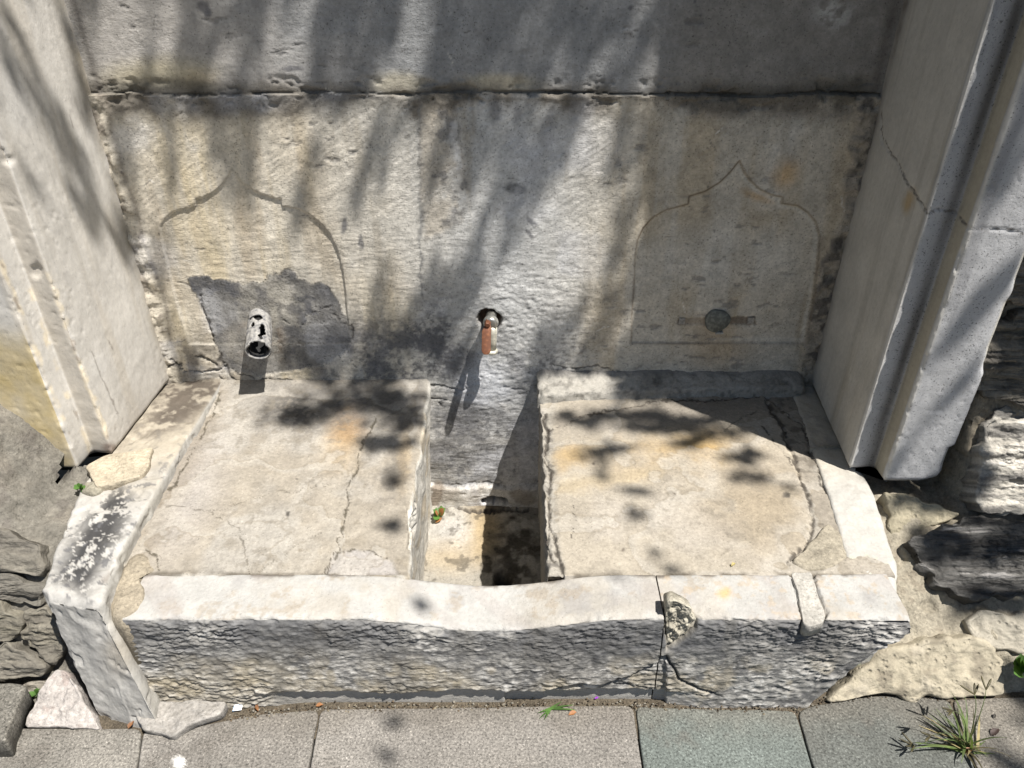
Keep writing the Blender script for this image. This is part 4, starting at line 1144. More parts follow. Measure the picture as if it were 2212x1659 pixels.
# positions of the joints from the survey: top and bottom of each joint
jt = [(316, 1576, 302, 1659), (690, 1533, 667, 1659), (1371, 1529, 1389, 1659), (1722, 1540, 1757, 1659), (2062, 1516, 2112, 1659)]
J = []
for a, b, c2, d2 in jt:
    p, q = atZ(a, b, 0), atZ(c2, d2, 0)
    s = (q[0] - p[0]) / (q[1] - p[1])
    J.append((p[0], p[1], s))
def jx(k, y):
    if k < 0: return -1.75
    if k >= len(J): return 1.75
    return J[k][0] + (y - J[k][1]) * J[k][2]
COLS = [(.182, .171, .152), (.186, .174, .157), (.188, .176, .16), (.115, .130, .120), (.095, .100, .092), (.185, .172, .150)]
GAP = .0018
yb = .60
for k in range(6):
    xl0, xr0 = jx(k - 1, yb) + GAP, jx(k, yb) - GAP
    xl1, xr1 = jx(k - 1, 1.0) + GAP, jx(k, 1.0) - GAP
    W = [(xl0, yb, 0)] + [(xr0, yb, 0)]
    xx = np.linspace(xr1, xl1, 30)
    W += [(x, yedge(x), 0) for x in xx]
    def pc(P, c, h, k=k):
        c = mixc(c, (.21, .195, .175), sstep(.1, .7, fbm(P, 5, 4, 320 + k)) * (.35 if k in (0, 1, 2, 5) else .08))
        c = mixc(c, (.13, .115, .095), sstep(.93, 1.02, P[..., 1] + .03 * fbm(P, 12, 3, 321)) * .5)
        c = mixc(c, (.10, .09, .078), sstep(.2, .7, fbm(P, 11, 5, 330 + k, gain=.62)) * .5)
        if k == 1: c = mixc(c, (.66, .65, .62), Px(P, 2, 33).blob(388, 1645, 14, 12, -40, .25) * .9)
        return c
    o = stone('paving_slab', W, (0, 0, 1), .0, M_GRANITE, COLS[k], pav, .0012, 9, .004, seed=40 + k, depth=.03, jag=.0015, seglen=.009, rings=26, colfn=pc)
    if k == 3: o['label'] = 'greenish granite paving slab'
    if k == 4: o['label'] = 'dark grey green paving slab at right'
for r in range(3):
    for k in range(5):
        x0 = -1.75 + .7 * k + (.33 if r % 2 else .12)
        y1 = .597 - r * .42
        stone('paving_slab', [(x0, y1 - .412, 0), (x0 + .694, y1 - .412, 0), (x0 + .694, y1, 0), (x0, y1, 0)], (0, 0, 1), .0, M_GRANITE, COLS[(k + r) % 3], pav, .0012, 9, .004, seed=50 + r * 5 + k, depth=.03, jag=.001, seglen=.03, rings=8)
# grit swept into the seam under the trough
gv, gq, gc = [], [], []
for i in range(1500):
    x = RNG.uniform(-.62, .98)
    y = yedge(np.array([x]))[0] + RNG.uniform(-.012, .020) * (RNG.rand() ** .5)
    s = RNG.uniform(.0008, .0026)
    z = .0005 if RNG.rand() < .35 else -.006
    b0 = len(gv)
    gv += [(x - s, y - s * .7, z), (x + s, y - s, z), (x + s * .8, y + s, z), (x - s, y + s * .8, z), (x, y, z + s * 1.3)]
    gq += [[b0, b0 + 1, b0 + 4], [b0 + 1, b0 + 2, b0 + 4], [b0 + 2, b0 + 3, b0 + 4], [b0 + 3, b0, b0 + 4]]
    col = np.array([(.12, .09, .06), (.20, .17, .12), (.07, .055, .04), (.26, .24, .2)][RNG.randint(4)])
    gc += [col] * 5
gr = link('seam_grit', raw_mesh('seam_grit', gv, None, gc, gq, smooth=False), M_EARTH)
tag(gr, 'brown grit and crumbs in the seam between paving and trough', kind='stuff')
bed = link('seam_bed', raw_mesh('seam_bed', [(-1.0, .95, -.008), (1.2, .95, -.008), (1.2, 1.06, -.004), (-1.0, 1.06, -.004)], [(0, 1, 2, 3)], [(.09, .075, .055)] * 4, smooth=False), M_EARTH, pav)

# ================================================================== SPOUT, TAP, OLD FITTING
def tube(path, rad, seg=20, caps=True):
    """quads of a tube along a path with a radius per point"""
    path = np.array(path, float)
    n = len(path)
    T = np.gradient(path, axis=0); T /= np.linalg.norm(T, axis=1, keepdims=True)
    up = np.array([0, 0, 1.0]) if abs(T[0][2]) < .9 else np.array([1.0, 0, 0])
    A = np.cross(T, up); A /= np.linalg.norm(A, axis=1, keepdims=True)
    B = np.cross(A, T)
    th = np.linspace(0, 2 * math.pi, seg, endpoint=False)
    V = path[:, None] + np.array(rad)[:, None, None] * (np.cos(th)[None, :, None] * A[:, None] + np.sin(th)[None, :, None] * B[:, None])
    q = []
    for i in range(n - 1):
        for j in range(seg):
            q.append((i * seg + j, i * seg + (j + 1) % seg, (i + 1) * seg + (j + 1) % seg, (i + 1) * seg + j))
    ng = [list(range(seg))[::-1], list(range((n - 1) * seg, n * seg))] if caps else []
    return V.reshape(-1, 3), q, ng

def tube_obj(name, path, rad, mat, parent, seg=20, smooth=True):
    V, q, ng = tube(path, rad, seg)
    return link(name, raw_mesh(name, V, q, None, ng, smooth), mat, parent)

M_LEAD = flat_mat('flaking_white_lead', (.10, .10, .108), .75, .0, .2, 95, .003, (.33, .32, .30), (.30, .66))
M_PIPE_IN = flat_mat('black_pipe_inside', (.012, .012, .012), .9)  # near-black colour for the whole inside of the pipe
M_CHROME = flat_mat('dull_chrome', (.50, .49, .45), .35, .8, .25, 60, .0004)
M_LIME = flat_mat('limescaled_brass', (.55, .53, .45), .5, .3, .25, 70, .0008)
M_RUST = flat_mat('rusty_lever', (.13, .05, .025), .6, .3, .3, 90, .0008, (.27, .11, .05), (.48, .78))
M_IRON = flat_mat('old_grey_iron', (.16, .165, .145), .7, .2, .25, 80, .0008)

a0 = np.array([-.712, WY + .02, .476])
a1 = np.array([-.688, 1.797, .440])
sp = tag(empty('spout', tuple(a0)), 'broken white lead pipe spout stuck out of the cement patch', 'spout')
nL, nS = 60, 72
ax = a1 - a0
T = ax / np.linalg.norm(ax)
A = np.array([1.0, 0, 0]); A -= (A @ T) * T; A /= np.linalg.norm(A)
B = np.cross(A, T)
if B[2] < 0: B = -B
t_ = np.linspace(0, 1, nL)[:, None]; th = np.linspace(0, 2 * math.pi, nS)[None, :]
rad = .0275 + .002 * t_
PP = a0 + ax * t_[..., None] + rad[..., None] * (np.cos(th)[..., None] * A * 1.0 + np.sin(th)[..., None] * B)
hn = .0022 * fbm(PP, 55, 3, 400)
Nn = (np.cos(th)[..., None] * A + np.sin(th)[..., None] * B) * np.ones((nL, 1, 1))
PP2 = PP + hn[..., None] * Nn
PP2[:, -1] = PP2[:, 0]
thc = np.broadcast_to(np.degrees(th), (nL, nS)); tc_ = np.broadcast_to(t_, (nL, nS))
jn = fbm(PP, 70, 3, 401)
def hol(tc, thd, rt, rth): return ((tc_ - tc) / rt) ** 2 + ((thc - thd) / rth) ** 2 + .7 * jn < .62
holes = hol(.30, 78, .10, 26) | hol(.66, 60, .20, 16) | hol(.47, 112, .09, 10) | hol(.24, 120, .035, 36) | hol(.86, 66, .12, 16) | ((thc > 40) & (thc < 120) & (tc_ > .955 + .03 * jn))
keep = ~fmask(holes)
ob = grid_parts(PP2, np.ones(PP2.shape) * .5, [('pipe', keep, M_LEAD, sp)])[0]
sm = ob.modifiers.new('thickness', 'SOLIDIFY'); sm.thickness = .0045; sm.offset = -1
PPi = a0 + ax * (t_[..., None] * .97) + (rad[..., None] - .008) * Nn
grid_parts(PPi, np.ones(PPi.shape) * .02, [('bore', fmask(thc > 150) | fmask(tc_ < .30), M_PIPE_IN, ob)])
me = raw_mesh('bore_end', PPi[18, :-1], None, None, [list(range(nS - 1))])
link('bore_end', me, M_PIPE_IN, ob)

# tap
tp = np.array([atY(1058, 693, WY)[0], WY, atY(1058, 693, WY)[2]])
tap = tag(empty('tap', tuple(tp)), 'small chrome tap with rusty lever in a broken hole of the wall', 'tap')
cxm = atY(1060, 700, 1.862)
tube_obj('pipe', [(cxm[0], WY + .02, cxm[2] - .004), (cxm[0], 1.885, cxm[2] - .002), cxm], [.015, .015, .015], M_CHROME, tap)
tube_obj('valve_cap', [(cxm[0], 1.880, cxm[2] - .001), (cxm[0], 1.872, cxm[2]), (cxm[0], 1.868, cxm[2]), (cxm[0], 1.864, cxm[2]), (cxm[0], 1.858, cxm[2]), (cxm[0], 1.857, cxm[2])], [.019, .0215, .0215, .019, .0175, .012], M_CHROME, tap, 28)
e0 = np.array([cxm[0] + .004, 1.872, cxm[2] - .008])
e1 = atY(1064, 735, 1.862); e2 = atY(1063, 757, 1.858)
out_o = tube_obj('outlet', [e0, e0 + (e1 - e0) * .5 + np.array([0, -.006, 0]), e1, e2], [.0135, .0125, .0115, .012], M_LIME, tap, 20)
tube_obj('outlet_ring', [e2 + np.array([0, 0, .004]), e2 + np.array([0, 0, .001]), e2 - np.array([0, 0, .002]), e2 - np.array([0, 0, .006]), e2 - np.array([0, 0, .008])], [.013, .0165, .0165, .0165, .014], M_LIME, out_o, 24)
# lever: bent rusty plate
l0 = atY(1054, 702, 1.848); l1 = atY(1051, 716, 1.838); l2 = atY(1050, 766, 1.805)
def plate(name, pts, wds, th_, mat, parent):
    pts = np.array(pts); V = []; q = []
    T = np.gradient(pts, axis=0); T /= np.linalg.norm(T, axis=1, keepdims=True)
    X_ = np.array([1.0, 0, 0])
    for p, t, wd in zip(pts, T, wds):
        nn = np.cross(X_, t); nn /= np.linalg.norm(nn)
        for sx, sn in ((-1, -1), (1, -1), (1, 1), (-1, 1)): V.append(p + X_ * sx * wd + nn * sn * th_)
    for i in range(len(pts) - 1):
        for j in range(4): q.append((i * 4 + j, i * 4 + (j + 1) % 4, i * 4 + 4 + (j + 1) % 4, i * 4 + 4 + j))
    me = raw_mesh(name, V, q, None, [[3, 2, 1, 0], [len(V) - 4, len(V) - 3, len(V) - 2, len(V) - 1]], True)
    bm = bmesh.new(); bm.from_mesh(me); bmesh.ops.recalc_face_normals(bm, faces=bm.faces); bm.to_mesh(me); bm.free()
    o = link(name, me, mat, parent)
    bv = o.modifiers.new('bevel', 'BEVEL'); bv.width = .0008; bv.segments = 2
    return o
ts = np.linspace(0, 1, 16)
lp_ = [l0 + (l1 - l0) * min(1, t * 4) if t < .25 else l1 + (l2 - l1) * ((t - .25) / .75) for t in ts]
wd_ = [.010 if t < .2 else .0125 for t in ts]; wd_[-1] = .006; wd_[-2] = .0105; wd_[0] = .008
lev_o = plate('lever', lp_, wd_, .0016, M_RUST, tap)
tube_obj('lever_bolt', [(l0[0] - .001, 1.862, l0[2] + .003), (l0[0] - .001, 1.842, l0[2] + .003), (l0[0] - .001, 1.839, l0[2] + .003)], [.0085, .0085, .006], M_RUST, lev_o, 6, False)

# removed fitting: round cap and two plugs
of = tag(empty('capped_pipe', tuple(atY(1549, 693, WY))), 'round grey cap of a removed tap between two small plugs on the shaded arch', 'pipe cap')
cc0 = atY(1549, 692, WY)
Vd, ngd = [], []
k = 40
ring = []
for lv, (yy, rr_) in enumerate([(WY + .02, .0345), (WY - .005, .0345), (WY - .008, .032)]):
    for j in range(k):
        a = 2 * math.pi * j / k
        r_ = rr_ * (1 + .05 * math.sin(3 * a + 1) + .02 * math.sin(7 * a))
        Vd.append((cc0[0] + r_ * 1.02 * math.cos(a), yy, cc0[2] + r_ * 1.0 * math.sin(a)))
qd = [(l * k + j, l * k + (j + 1) % k, (l + 1) * k + (j + 1) % k, (l + 1) * k + j) for l in range(2) for j in range(k)]
link('cap', raw_mesh('cap', Vd, qd, None, [list(range(2 * k, 3 * k))], True), M_IRON, of)
for u0, v0 in ((1473, 694), (1622, 693)):
    p = atY(u0, v0, WY)
    V, q = [], []
    oo = box_mesh('plug', p[0] - .0085, p[0] + .0085, WY - .001, WY + .012, p[2] - .0095, p[2] + .0095, (.3, .28, .25), M_CEMENT, of)
p = atY(1553, 716, WY)
box_mesh('lip', p[0] - .012, p[0] + .010, WY - .011, WY + .004, p[2] - .003, p[2] + .002, (.35, .35, .33), M_CEMENT, of)

# ================================================================== SMALL THINGS
M_GRASS = leaf_mat('grass_green', (.11, .155, .05), .3)
M_GRASSD = leaf_mat('grass_seed', (.075, .065, .03), .1)
M_STRAW = leaf_mat('straw', (.30, .25, .12), .2)
M_DRY = leaf_mat('dry_leaf_brown', (.26, .12, .05), .2)
M_WEED = leaf_mat('weed_green', (.07, .15, .03), .3)

def blade(V, Q, base, az, L, lift, wd, droop, seg=9, kink=0.0):
    d = np.array([math.cos(az), math.sin(az), 0]); s = np.array([-math.sin(az), math.cos(az), 0])
    b0 = len(V)
    for i in range(seg + 1):
        t = i / seg
        p = base + d * L * (t * math.cos(lift) + .12 * droop * t * t) + np.array([0, 0, 1.0]) * L * (t * math.sin(lift) - droop * .55 * t * t) + s * kink * L * t * t
        p[2] = max(p[2], base[2] + .002 + .001 * (i % 2))
        w_ = wd * (1 - t ** 1.6) + .0003
        V.append(p - s * w_ + np.array([0, 0, w_ * .4])); V.append(p + s * w_ + np.array([0, 0, w_ * .4]))
        if i: Q.append((b0 + 2 * i - 2, b0 + 2 * i - 1, b0 + 2 * i + 1, b0 + 2 * i))

rg = random.Random(5)
gb = atZ(2088, 1618, 0); gb[2] = 0
gt = tag(empty('grass_tuft', tuple(gb)), 'tuft of thin green grass with dark seed heads growing from a paving joint', 'grass tuft')
for i in range(38):
    V, Q = [], []
    az = rg.gauss(2.6, 1.2) if rg.random() < .6 else rg.uniform(0, 2 * math.pi)
    L = rg.uniform(.03, .15)
    blade(V, Q, gb + np.array([rg.gauss(0, .008), rg.gauss(0, .008), 0]), az, L, rg.uniform(.25, 1.25), rg.uniform(.0016, .0034), rg.uniform(.3, .9), 9, rg.uniform(-.2, .2))
    link('blade', raw_mesh('blade', V, Q), M_GRASS if rg.random() < .62 else (M_GRASSD if rg.random() < .7 else M_STRAW), gt)
# long stems with seed heads: end points seen in the photograph
for (u, v, z, n) in [(1975, 1612, .02, 4), (2105, 1500, .13, 3), (2058, 1535, .11, 3), (2130, 1490, .15, 2), (2010, 1590, .05, 3)]:
    tip = atZ(u, v, z)
    V, Q = [], []
    q, rads = [], []
    for t in np.linspace(0, 1, 10):
        p = gb * (1 - t) + tip * t
        p = p + np.array([0, 0, .03 * math.sin(math.pi * t)])
        q.append(p); rads.append(.0011 * (1 - .5 * t))
    st_o = tube_obj('stem', q, rads, M_GRASS, gt, 5)
    for k in range(n):
        ang = rg.uniform(-1, 1)
        dr = (tip - gb); dr[2] = 0; dr /= np.linalg.norm(dr)
        az = math.atan2(dr[1], dr[0]) + ang
        pe = tip + np.array([math.cos(az), math.sin(az), .4]) * rg.uniform(.02, .035)
        tube_obj('seed_head', [tip, tip * .6 + pe * .4, tip * .2 + pe * .8, pe], [.0012, .0021, .0021, .0006], M_GRASSD, st_o, 6)

def weed(name, u, v, pos, nrm, size, n, label, dry=0, up=(0, -.3, 1)):
    base = np.array(pos, float)
    o = tag(empty(name, tuple(base)), label, 'weed', 'small weeds in the joints')
    r = random.Random(int(u * 7 + v))
    for i in range(n):
        az = r.uniform(0, 2 * math.pi)
        L = size * r.uniform(.5, 1)
        el = r.uniform(.2, 1.2)
        p = base + np.array(up) * size * .3 * r.random()
        e = p + np.array([math.cos(az) * math.cos(el), math.sin(az) * math.cos(el) * .7 - .2, math.sin(el)]) * L
        d = (e - p) / np.linalg.norm(e - p)
        s = np.cross(d, [0, -.5, .86]); s /= np.linalg.norm(s) + 1e-9
        wv = L * .32
        nn = np.cross(s, d)
        V = [p, p + d * L * .35 + s * wv, p + d * L * .55 + nn * L * .06, p + d * L * .35 - s * wv, p + d * L * .75 + s * wv * .7, e, p + d * L * .75 - s * wv * .7]
        me = raw_mesh('leaf', V, [(0, 1, 4, 2), (0, 2, 6, 3)], None, [(2, 4, 5), (2, 5, 6)], True)
        link('leaf', me, M_DRY if r.random() < dry else M_WEED, o)
    return o
def hitp(u, v, prof, off=.015):
    t, p, n = on_profile(u, v, prof)
    if n @ np.array([0, -1, .3]) < 0: n = -n
    return p + n * off
weed('weed', 2180, 1445, hitp(2188, 1440, PR, .03), None, .05, 26, 'leafy green weed beside the cream stone at the right edge')
weed('weed', 178, 1062, hitp(178, 1066, PL, .012), None, .022, 14, 'tiny green weed by the foot of the left pilaster')
weed('weed', 85, 1498, hitp(88, 1500, PL, .012), None, .022, 10, 'tiny weed between the grey stones at lower left')
weed('weed', 252, 1420, (-.778, 1.055, .105), None, .026, 16, 'small weed at the joint of left slab and front slab', .25)
weed('weed', 948, 1110, (-.235, 1.84, -.20), None, .04, 10, 'small weed in the back left corner of the channel', .3)
sg = tag(empty('grass_sprig', tuple(atZ(1190, 1532, 0))), 'flat green grass sprig in the seam at the foot of the front slab', 'grass sprig')
for az_, L_ in [(-.1, .055), (.15, .05), (3.5, .03), (3.9, .035), (.6, .03), (4.2, .03)]:
    V, Q = [], []
    blade(V, Q, atZ(1190, 1532, .001), az_, L_, .25, .0026, .3)
    link('blade', raw_mesh('blade', V, Q), M_WEED, sg)

def dry_leaf(u, v, z, size, label, mat, az=0., name='dry_leaf', cat='leaf', grp='dry leaves lying about', lift=.004):
    p = atZ(u, v, z)
    V = []
    r = random.Random(int(u * 13 + v))
    ca, sa = math.cos(az), math.sin(az)
    outl = [(-1, 0), (-.5, .42), (.1, .5), (.6, .32), (1, 0), (.6, -.34), (.1, -.46), (-.5, -.4)]
    V.append((p[0], p[1], p[2] + lift * .5))
    for x, y in outl:
        x *= r.uniform(.85, 1.1); y *= r.uniform(.8, 1.2)
        V.append((p[0] + size * (x * ca - y * sa), p[1] + size * (x * sa + y * ca), p[2] + .001 + lift * (abs(y) * 2.2 + max(0, x) * .8) * r.uniform(.7, 1.3)))
    me = raw_mesh(name, V, None, None, [(0, i, i % 8 + 1) for i in range(1, 9)], True)
    return tag(link(name, me, mat), label, cat, grp)
M_YEL = leaf_mat('yellow_leaf', (.42, .34, .12), .2)
dry_leaf(1237, 1543, 0.0, .010, 'curled orange brown leaf on the paving below the front slab', M_DRY, .3)
dry_leaf(2148, 1583, .0, .013, 'dark brown crumpled leaf right of the grass tuft', flat_mat('dark_leaf', (.05, .03, .025), .6), .5)
dry_leaf(284, 1567, .004, .010, 'rust brown leaf at the foot of the left side slab', M_DRY, 1.2)
dry_leaf(690, 1525, .0, .009, 'brown leaf crumb in the seam left of the middle', M_DRY, .1)
dry_leaf(556, 1530, .0, .008, 'brown leaf crumb close to the blue wrapper', M_DRY, 2.1)
dry_leaf(1583, 1222, .262, .006, 'pale yellow leaf on the right basin near the front slab', M_YEL, .5)
dry_leaf(948, 1125, -.205, .016, 'reddish leaf in the back left corner of the channel', M_DRY, .8)
dry_leaf(2090, 1623, .004, .010, 'orange dry leaf caught in the grass tuft', M_DRY, .2)
dry_leaf(2147, 1549, .0, .006, 'black leaf crumb at the upper right of the grass tuft', flat_mat('black_leaf', (.03, .025, .02), .7), .9)
dry_leaf(1288, 1510, .0, .005, 'purple petal on the paving near the front slab', leaf_mat('purple_petal', (.22, .03, .36), .2), .2, 'petal', 'petal', None)
# blue and white scrap of wrapper
p = atZ(514, 1532, 0)
Vw = [(p[0] + dx, p[1] + dy, p[2] + dz) for dx, dy, dz in [(-.010, -.006, .002), (.009, -.004, .003), (.010, .007, .008), (-.008, .006, .007), (0, 0, .007)]]
wm = flat_mat('blue_white_print', (.25, .45, .70), .35, 0, .2, 110, 0, (.80, .84, .88), (.46, .52))
tag(link('wrapper', raw_mesh('wrapper', Vw, None, None, [(0, 1, 4), (1, 2, 4), (2, 3, 4), (3, 0, 4)], False), wm), 'scrap of blue and white wrapper in the seam under the front slab', 'wrapper')

# ================================================================== TREE overhead (its leaves dapple the fountain)
tree = tag(empty('shade_tree', (4.1, -.2, 0)), 'leafy shade tree standing right of the fountain, its crown overhead', 'tree')
M_BARK = flat_mat('grey_bark', (.12, .095, .07), .95, 0, .35, 14, .01)
M_LEAF = leaf_mat('tree_leaf', (.06, .10, .025), .25)
def limb(name, pts, r0, r1):
    pts = np.array(pts, float)
    t = np.linspace(0, 1, len(pts)); tt = np.linspace(0, 1, 24)
    q = np.stack([np.interp(tt, t, pts[:, k]) for k in range(3)], 1)
    for _ in range(4): q[1:-1] = q[1:-1] * .5 + (q[:-2] + q[2:]) * .25
    q += .02 * np.stack([fbm(q, 2, 2, 500 + k) for k in range(3)], 1)
    return tube_obj(name, q, list(np.linspace(r0, r1, 24)), M_BARK, tree, 12)
limb('trunk', [(4.1, -.2, -.04), (4.15, -.15, 1.2), (4.0, 0.0, 2.6), (3.9, .2, 3.8), (3.6, .3, 5.4), (3.4, .2, 7.0)], .20, .07)
limb('limb', [(3.9, .2, 3.8), (3.4, .6, 4.6), (2.6, .95, 5.0), (1.6, 1.1, 5.2), (.6, 1.15, 5.25), (-.5, 1.2, 5.3)], .085, .02)
limb('limb', [(3.95, .1, 3.4), (4.6, -.8, 4.6), (5.0, -1.8, 5.6)], .08, .02)
limb('limb', [(3.7, .3, 5.0), (3.2, 1.2, 6.2), (2.4, 1.9, 7.0)], .06, .015)

LIT = [([(235, -40), (262, 150)], 12), ([(290, -40), (300, 120)], 11), ([(350, -40), (366, 130)], 15), ([(600, 20), (575, 170)], 15), ([(655, -40), (640, 150)], 13), ([(935, -60), (890, 80), (850, 190)], 28), ([(1188, 60), (1165, 120)], 7), ([(1228, 120), (1200, 190)], 16),
       ([(300, 240), (318, 340), (345, 470)], 26), ([(410, 250), (395, 400)], 12), ([(437, 280), (450, 400), (440, 560)], 14), ([(578, 290), (590, 400), (560, 600)], 20), ([(640, 250), (650, 360), (620, 560)], 18), ([(725, 250), (740, 340)], 24), ([(870, 420), (800, 520), (700, 660)], 52), ([(880, 330), (830, 460)], 22),
       ([(1000, 425), (960, 520), (890, 660)], 44), ([(1302, 235), (1240, 400), (1160, 520), (1060, 660)], 27), ([(1285, 430), (1230, 560), (1190, 680)], 24), ([(1175, 560), (1150, 700), (1110, 860)], 42), ([(400, 460), (420, 580)], 26), ([(500, 440), (505, 590)], 26), ([(660, 470), (680, 590)], 22), ([(590, 600), (590, 700), (540, 800)], 46), ([(380, 560), (420, 720)], 26),
       ([(1030, 800), (1000, 900), (960, 1050)], 30), ([(1110, 860), (1060, 1060)], 32), ([(760, 640), (740, 740)], 30), ([(460, 640), (470, 780)], 30)]
DARK = [([(970, 620), (900, 740), (800, 850)], 54), ([(640, 770), (760, 790), (870, 805)], 34), ([(930, 850), (925, 1000)], 16), ([(1190, 720), (1150, 830)], 22), ([(1060, 900), (1020, 1040)], 16), ([(455, 20), (430, 190)], 26), ([(540, -20), (520, 190)], 22), ([(760, -20), (720, 190)], 36), ([(745, 700), (690, 800)], 34), ([(1000, 250), (985, 400)], 40), ([(1140, 330), (1100, 480)], 34), ([(470, 250), (480, 360)], 26), ([(245, 240), (280, 420)], 20), ([(540, 240), (530, 360)], 22), ([(690, 300), (640, 480)], 12), ([(940, 330), (935, 430)], 20), ([(925, 900), (915, 1000)], 12)]
PLAT = [(805, 868, 125, 26, 210), (880, 905, 50, 24, 60), (640, 903, 75, 20, 55), (830, 957, 70, 18, 66), (770, 835, 90, 14, 40), (852, 1040, 26, 22, 12), (850, 1132, 22, 16, 7), (1380, 1060, 30, 10, 7), (1370, 1110, 24, 12, 7), (1300, 1020, 26, 16, 9), (1640, 1030, 46, 18, 20), (1420, 1195, 20, 10, 3), (1455, 1228, 26, 8, 3), (910, 1300, 18, 18, 4), (855, 1562, 22, 16, 4), (830, 1630, 14, 14, 3), (1360, 897, 120, 16, 110), (1450, 925, 100, 16, 90), (1310, 972, 60, 14, 34), (1560, 940, 60, 16, 30), (1270, 915, 40, 14, 16), (1390, 822, 60, 14, 80), (1400, 850, 70, 14, 120), (1350, 845, 30, 20, 30), (1180, 830, 30, 14, 6), (1610, 985, 50, 14, 30), (1530, 905, 90, 20, 60), (1480, 960, 40, 12, 16), (1440, 855, 90, 18, 60), (1380, 822, 40, 10, 20), (1225, 905, 40, 10, 8), (1330, 1240, 16, 10, 1), (1700, 1050, 24, 10, 3), (720, 880, 60, 22, 40)]
JD = [([(20, 60), (80, 200), (150, 330), (190, 470)], 30), ([(150, 0), (200, 250)], 24), ([(250, 480), (280, 560)], 16), ([(60, 330), (90, 420)], 14)]

def shadow_px(Lf):
    """where a leaf's shadow falls"""
    s1 = Lf[:, 2] - .26
    s2 = (WY - Lf[:, 1]) / -SUN[1]
    s = np.minimum(s1, s2)
    H = Lf - SUN * s[:, None]
    s3 = (Lf[:, 0] + 1.01) / SUN[0]
    H3 = Lf - SUN * s3[:, None]
    onj = (s3 < s) & (H3[:, 1] > 1.45) & (H3[:, 1] < WY)
    H = np.where(onj[:, None], H3, H)
    wall = (s2 < s1) & ~onj
    U, V = project(H)
    return U, V, wall, onj, H
def keep_prob(Lf):
    U, V, wall, onj, H = shadow_px(Lf)
    out = (U < -40) | (U > 2252) | (V < -60) | (V > 1700)
    pr = np.zeros(len(Lf))
    pq = np.stack([(H[:, 0] - SUN[0] * H[:, 2]) * 9, np.zeros(len(H)), H[:, 2] * 1.9], 1)
    pr[wall] = sstep(-.10, .10, fbm(pq, 1.0, 3, 77))[wall]
    pr[wall & (V < 205) & (U > 900)] = 1
    pr[wall & (V < 205) & (U > 380) & (U < 570)] = .85
    pr[wall & (V < 205) & (U > 660) & (U < 860)] = .9
    pr[wall & (U > 1320)] = .5
    for pts, wd in LIT: pr[wall & (seg_dist(U, V, pts) < wd + 12)] = 0
    for pts, wd in DARK: pr[wall & (seg_dist(U, V, pts) < wd)] = 1
    pr[onj] = 0
    for pts, wd in JD: pr[onj & (seg_dist(U, V, pts) < wd)] = .7
    pr[out] = .45
    pr[~wall & ~onj & ~out & (U > 2060) & (V < 900)] = .8
    # keep the far fringe away from the sunlit trough
    return pr
pos = []
n0 = 12000
tx, tz = RNG.uniform(-1.2, 1.5, n0), RNG.uniform(.15, 3.0, n0)
s_ = RNG.uniform(2.5, 3.7, n0)
Lf = np.stack([tx, np.full(n0, WY), tz], 1) + SUN * s_[:, None]
pr = keep_prob(Lf)
pos.append(Lf[RNG.rand(n0) < pr])
n1_ = 900
ty, tz = RNG.uniform(1.5, 1.9, n1_), RNG.uniform(.3, 2.6, n1_)
Lf = np.stack([np.full(n1_, -1.01), ty, tz], 1) + SUN * RNG.uniform(2.5, 3.7, n1_)[:, None]
pos.append(Lf[RNG.rand(n1_) < keep_prob(Lf)])
for cx_, cy_, rx, ry, n in PLAT:
    for i in range(n):
        u = cx_ + RNG.normal(0, rx * .45) if n > 4 else cx_ + RNG.uniform(-.5, .5) * rx
        v = cy_ + RNG.normal(0, ry * .45) if n > 4 else cy_ + RNG.uniform(-.4, .4) * ry
        p = atZ(u, v, .26 if v < 1500 else 0.0)
        if p[1] > WY: p = atY(u, v, WY)
        pos.append((p + SUN * (RNG.uniform(3.2, 4.6) if n > 6 else RNG.uniform(2.8, 3.8)))[None])
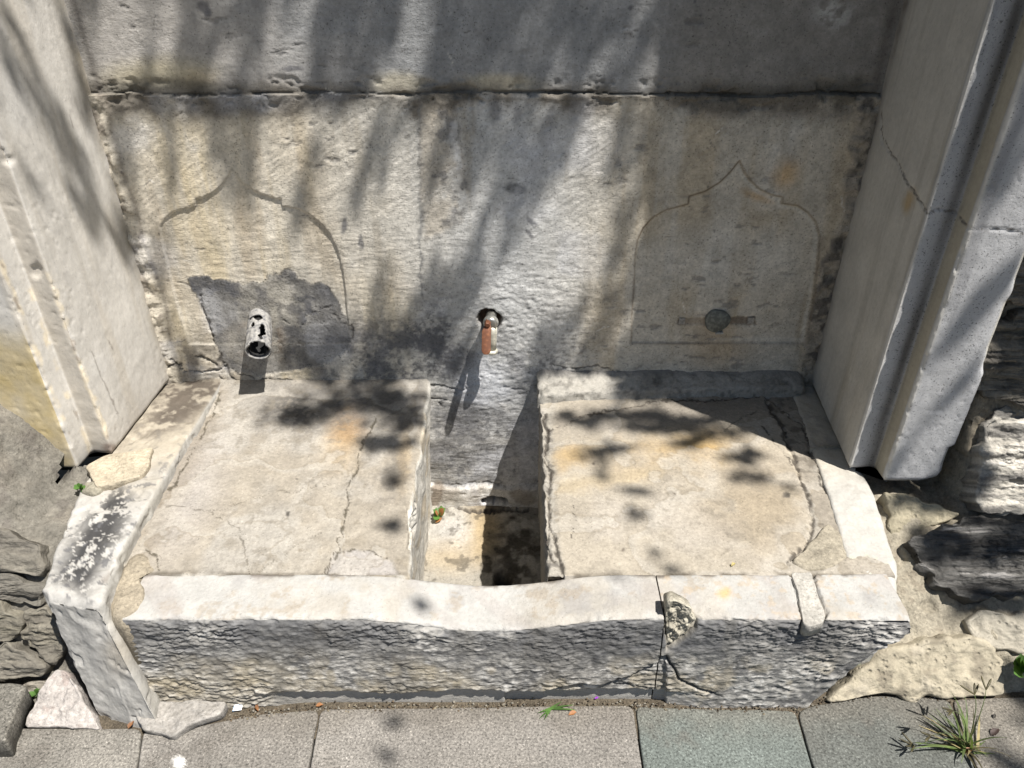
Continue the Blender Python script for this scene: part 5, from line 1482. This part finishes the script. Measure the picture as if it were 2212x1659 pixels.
for (ua, ub, va, vb, n) in [(2085, 2240, 560, 880, 420), (2040, 2085, 880, 1110, 110), (1910, 2060, 1075, 1115, 70), (1960, 2240, 1140, 1230, 120), (2060, 2240, 1285, 1325, 90), (2170, 2240, 1440, 1520, 40)]:
    for i in range(n):
        hp_ = on_profile(RNG.uniform(ua, ub), RNG.uniform(va, vb), PR)
        if hp_: pos.append((hp_[1] + SUN * RNG.uniform(2.6, 3.8))[None])
for (u0, v0, u1, v1, w_, n) in [(2175, 590, 2050, 730, 24, 26), (2205, 250, 2150, 420, 22, 22), (2120, 760, 2010, 900, 14, 10), (2010, 300, 1985, 420, 12, 8), (2080, 60, 2050, 200, 14, 12), (1960, 950, 1930, 1030, 12, 6)]:
    for i in range(n):
        t = RNG.rand()
        pos.append((atY(u0 + (u1 - u0) * t + RNG.normal(0, w_ * .5), v0 + (v1 - v0) * t, 1.457) + SUN * RNG.uniform(2.4, 3.4))[None])
# unseen crown, widened to dim the sky, wherever it does not shade the fountain
n2_ = 40000
cand = np.array([2.4, -.3, 5.2]) + RNG.normal(0, 1, (n2_, 3)) * np.array([2.3, 1.9, .9])
cand = cand[(cand[:, 2] > 3.3)]
U, V, wall, onj, H = shadow_px(cand)
ok = (U < -120) | (U > 2420) | (V < -150) | (V > 1900)
pos.append(cand[ok][:19000])
ncore = sum(len(p_) for p_ in pos[:-1])
pos = np.vstack(pos)
nl = len(pos)
ln = RNG.uniform(.020, .034, nl); ln[ncore:] *= 1.7; wd_ = ln * RNG.uniform(.45, .65, nl)
d = RNG.normal(0, 1, (nl, 3)); d /= np.linalg.norm(d, axis=1, keepdims=True)
k_ = RNG.normal(0, 1, (nl, 3)) + np.array([0, 0, 1.0])
s = np.cross(d, k_); s /= np.linalg.norm(s, axis=1, keepdims=True)
nn = np.cross(s, d)
V = np.stack([pos - d * ln[:, None], pos - d * (ln * .15)[:, None] + s * wd_[:, None] + nn * (ln * .12)[:, None], pos + d * ln[:, None], pos - d * (ln * .15)[:, None] - s * wd_[:, None] + nn * (ln * .12)[:, None]], 1).reshape(-1, 3)
q = np.arange(nl * 4).reshape(-1, 4)
cr = link('crown', raw_mesh('crown', V, q, None, smooth=False), M_LEAF, tree)
cr['kind'] = 'stuff'
print('leaves', nl, 'tris', sum(len(m.polygons) for m in bpy.data.meshes) * 2)
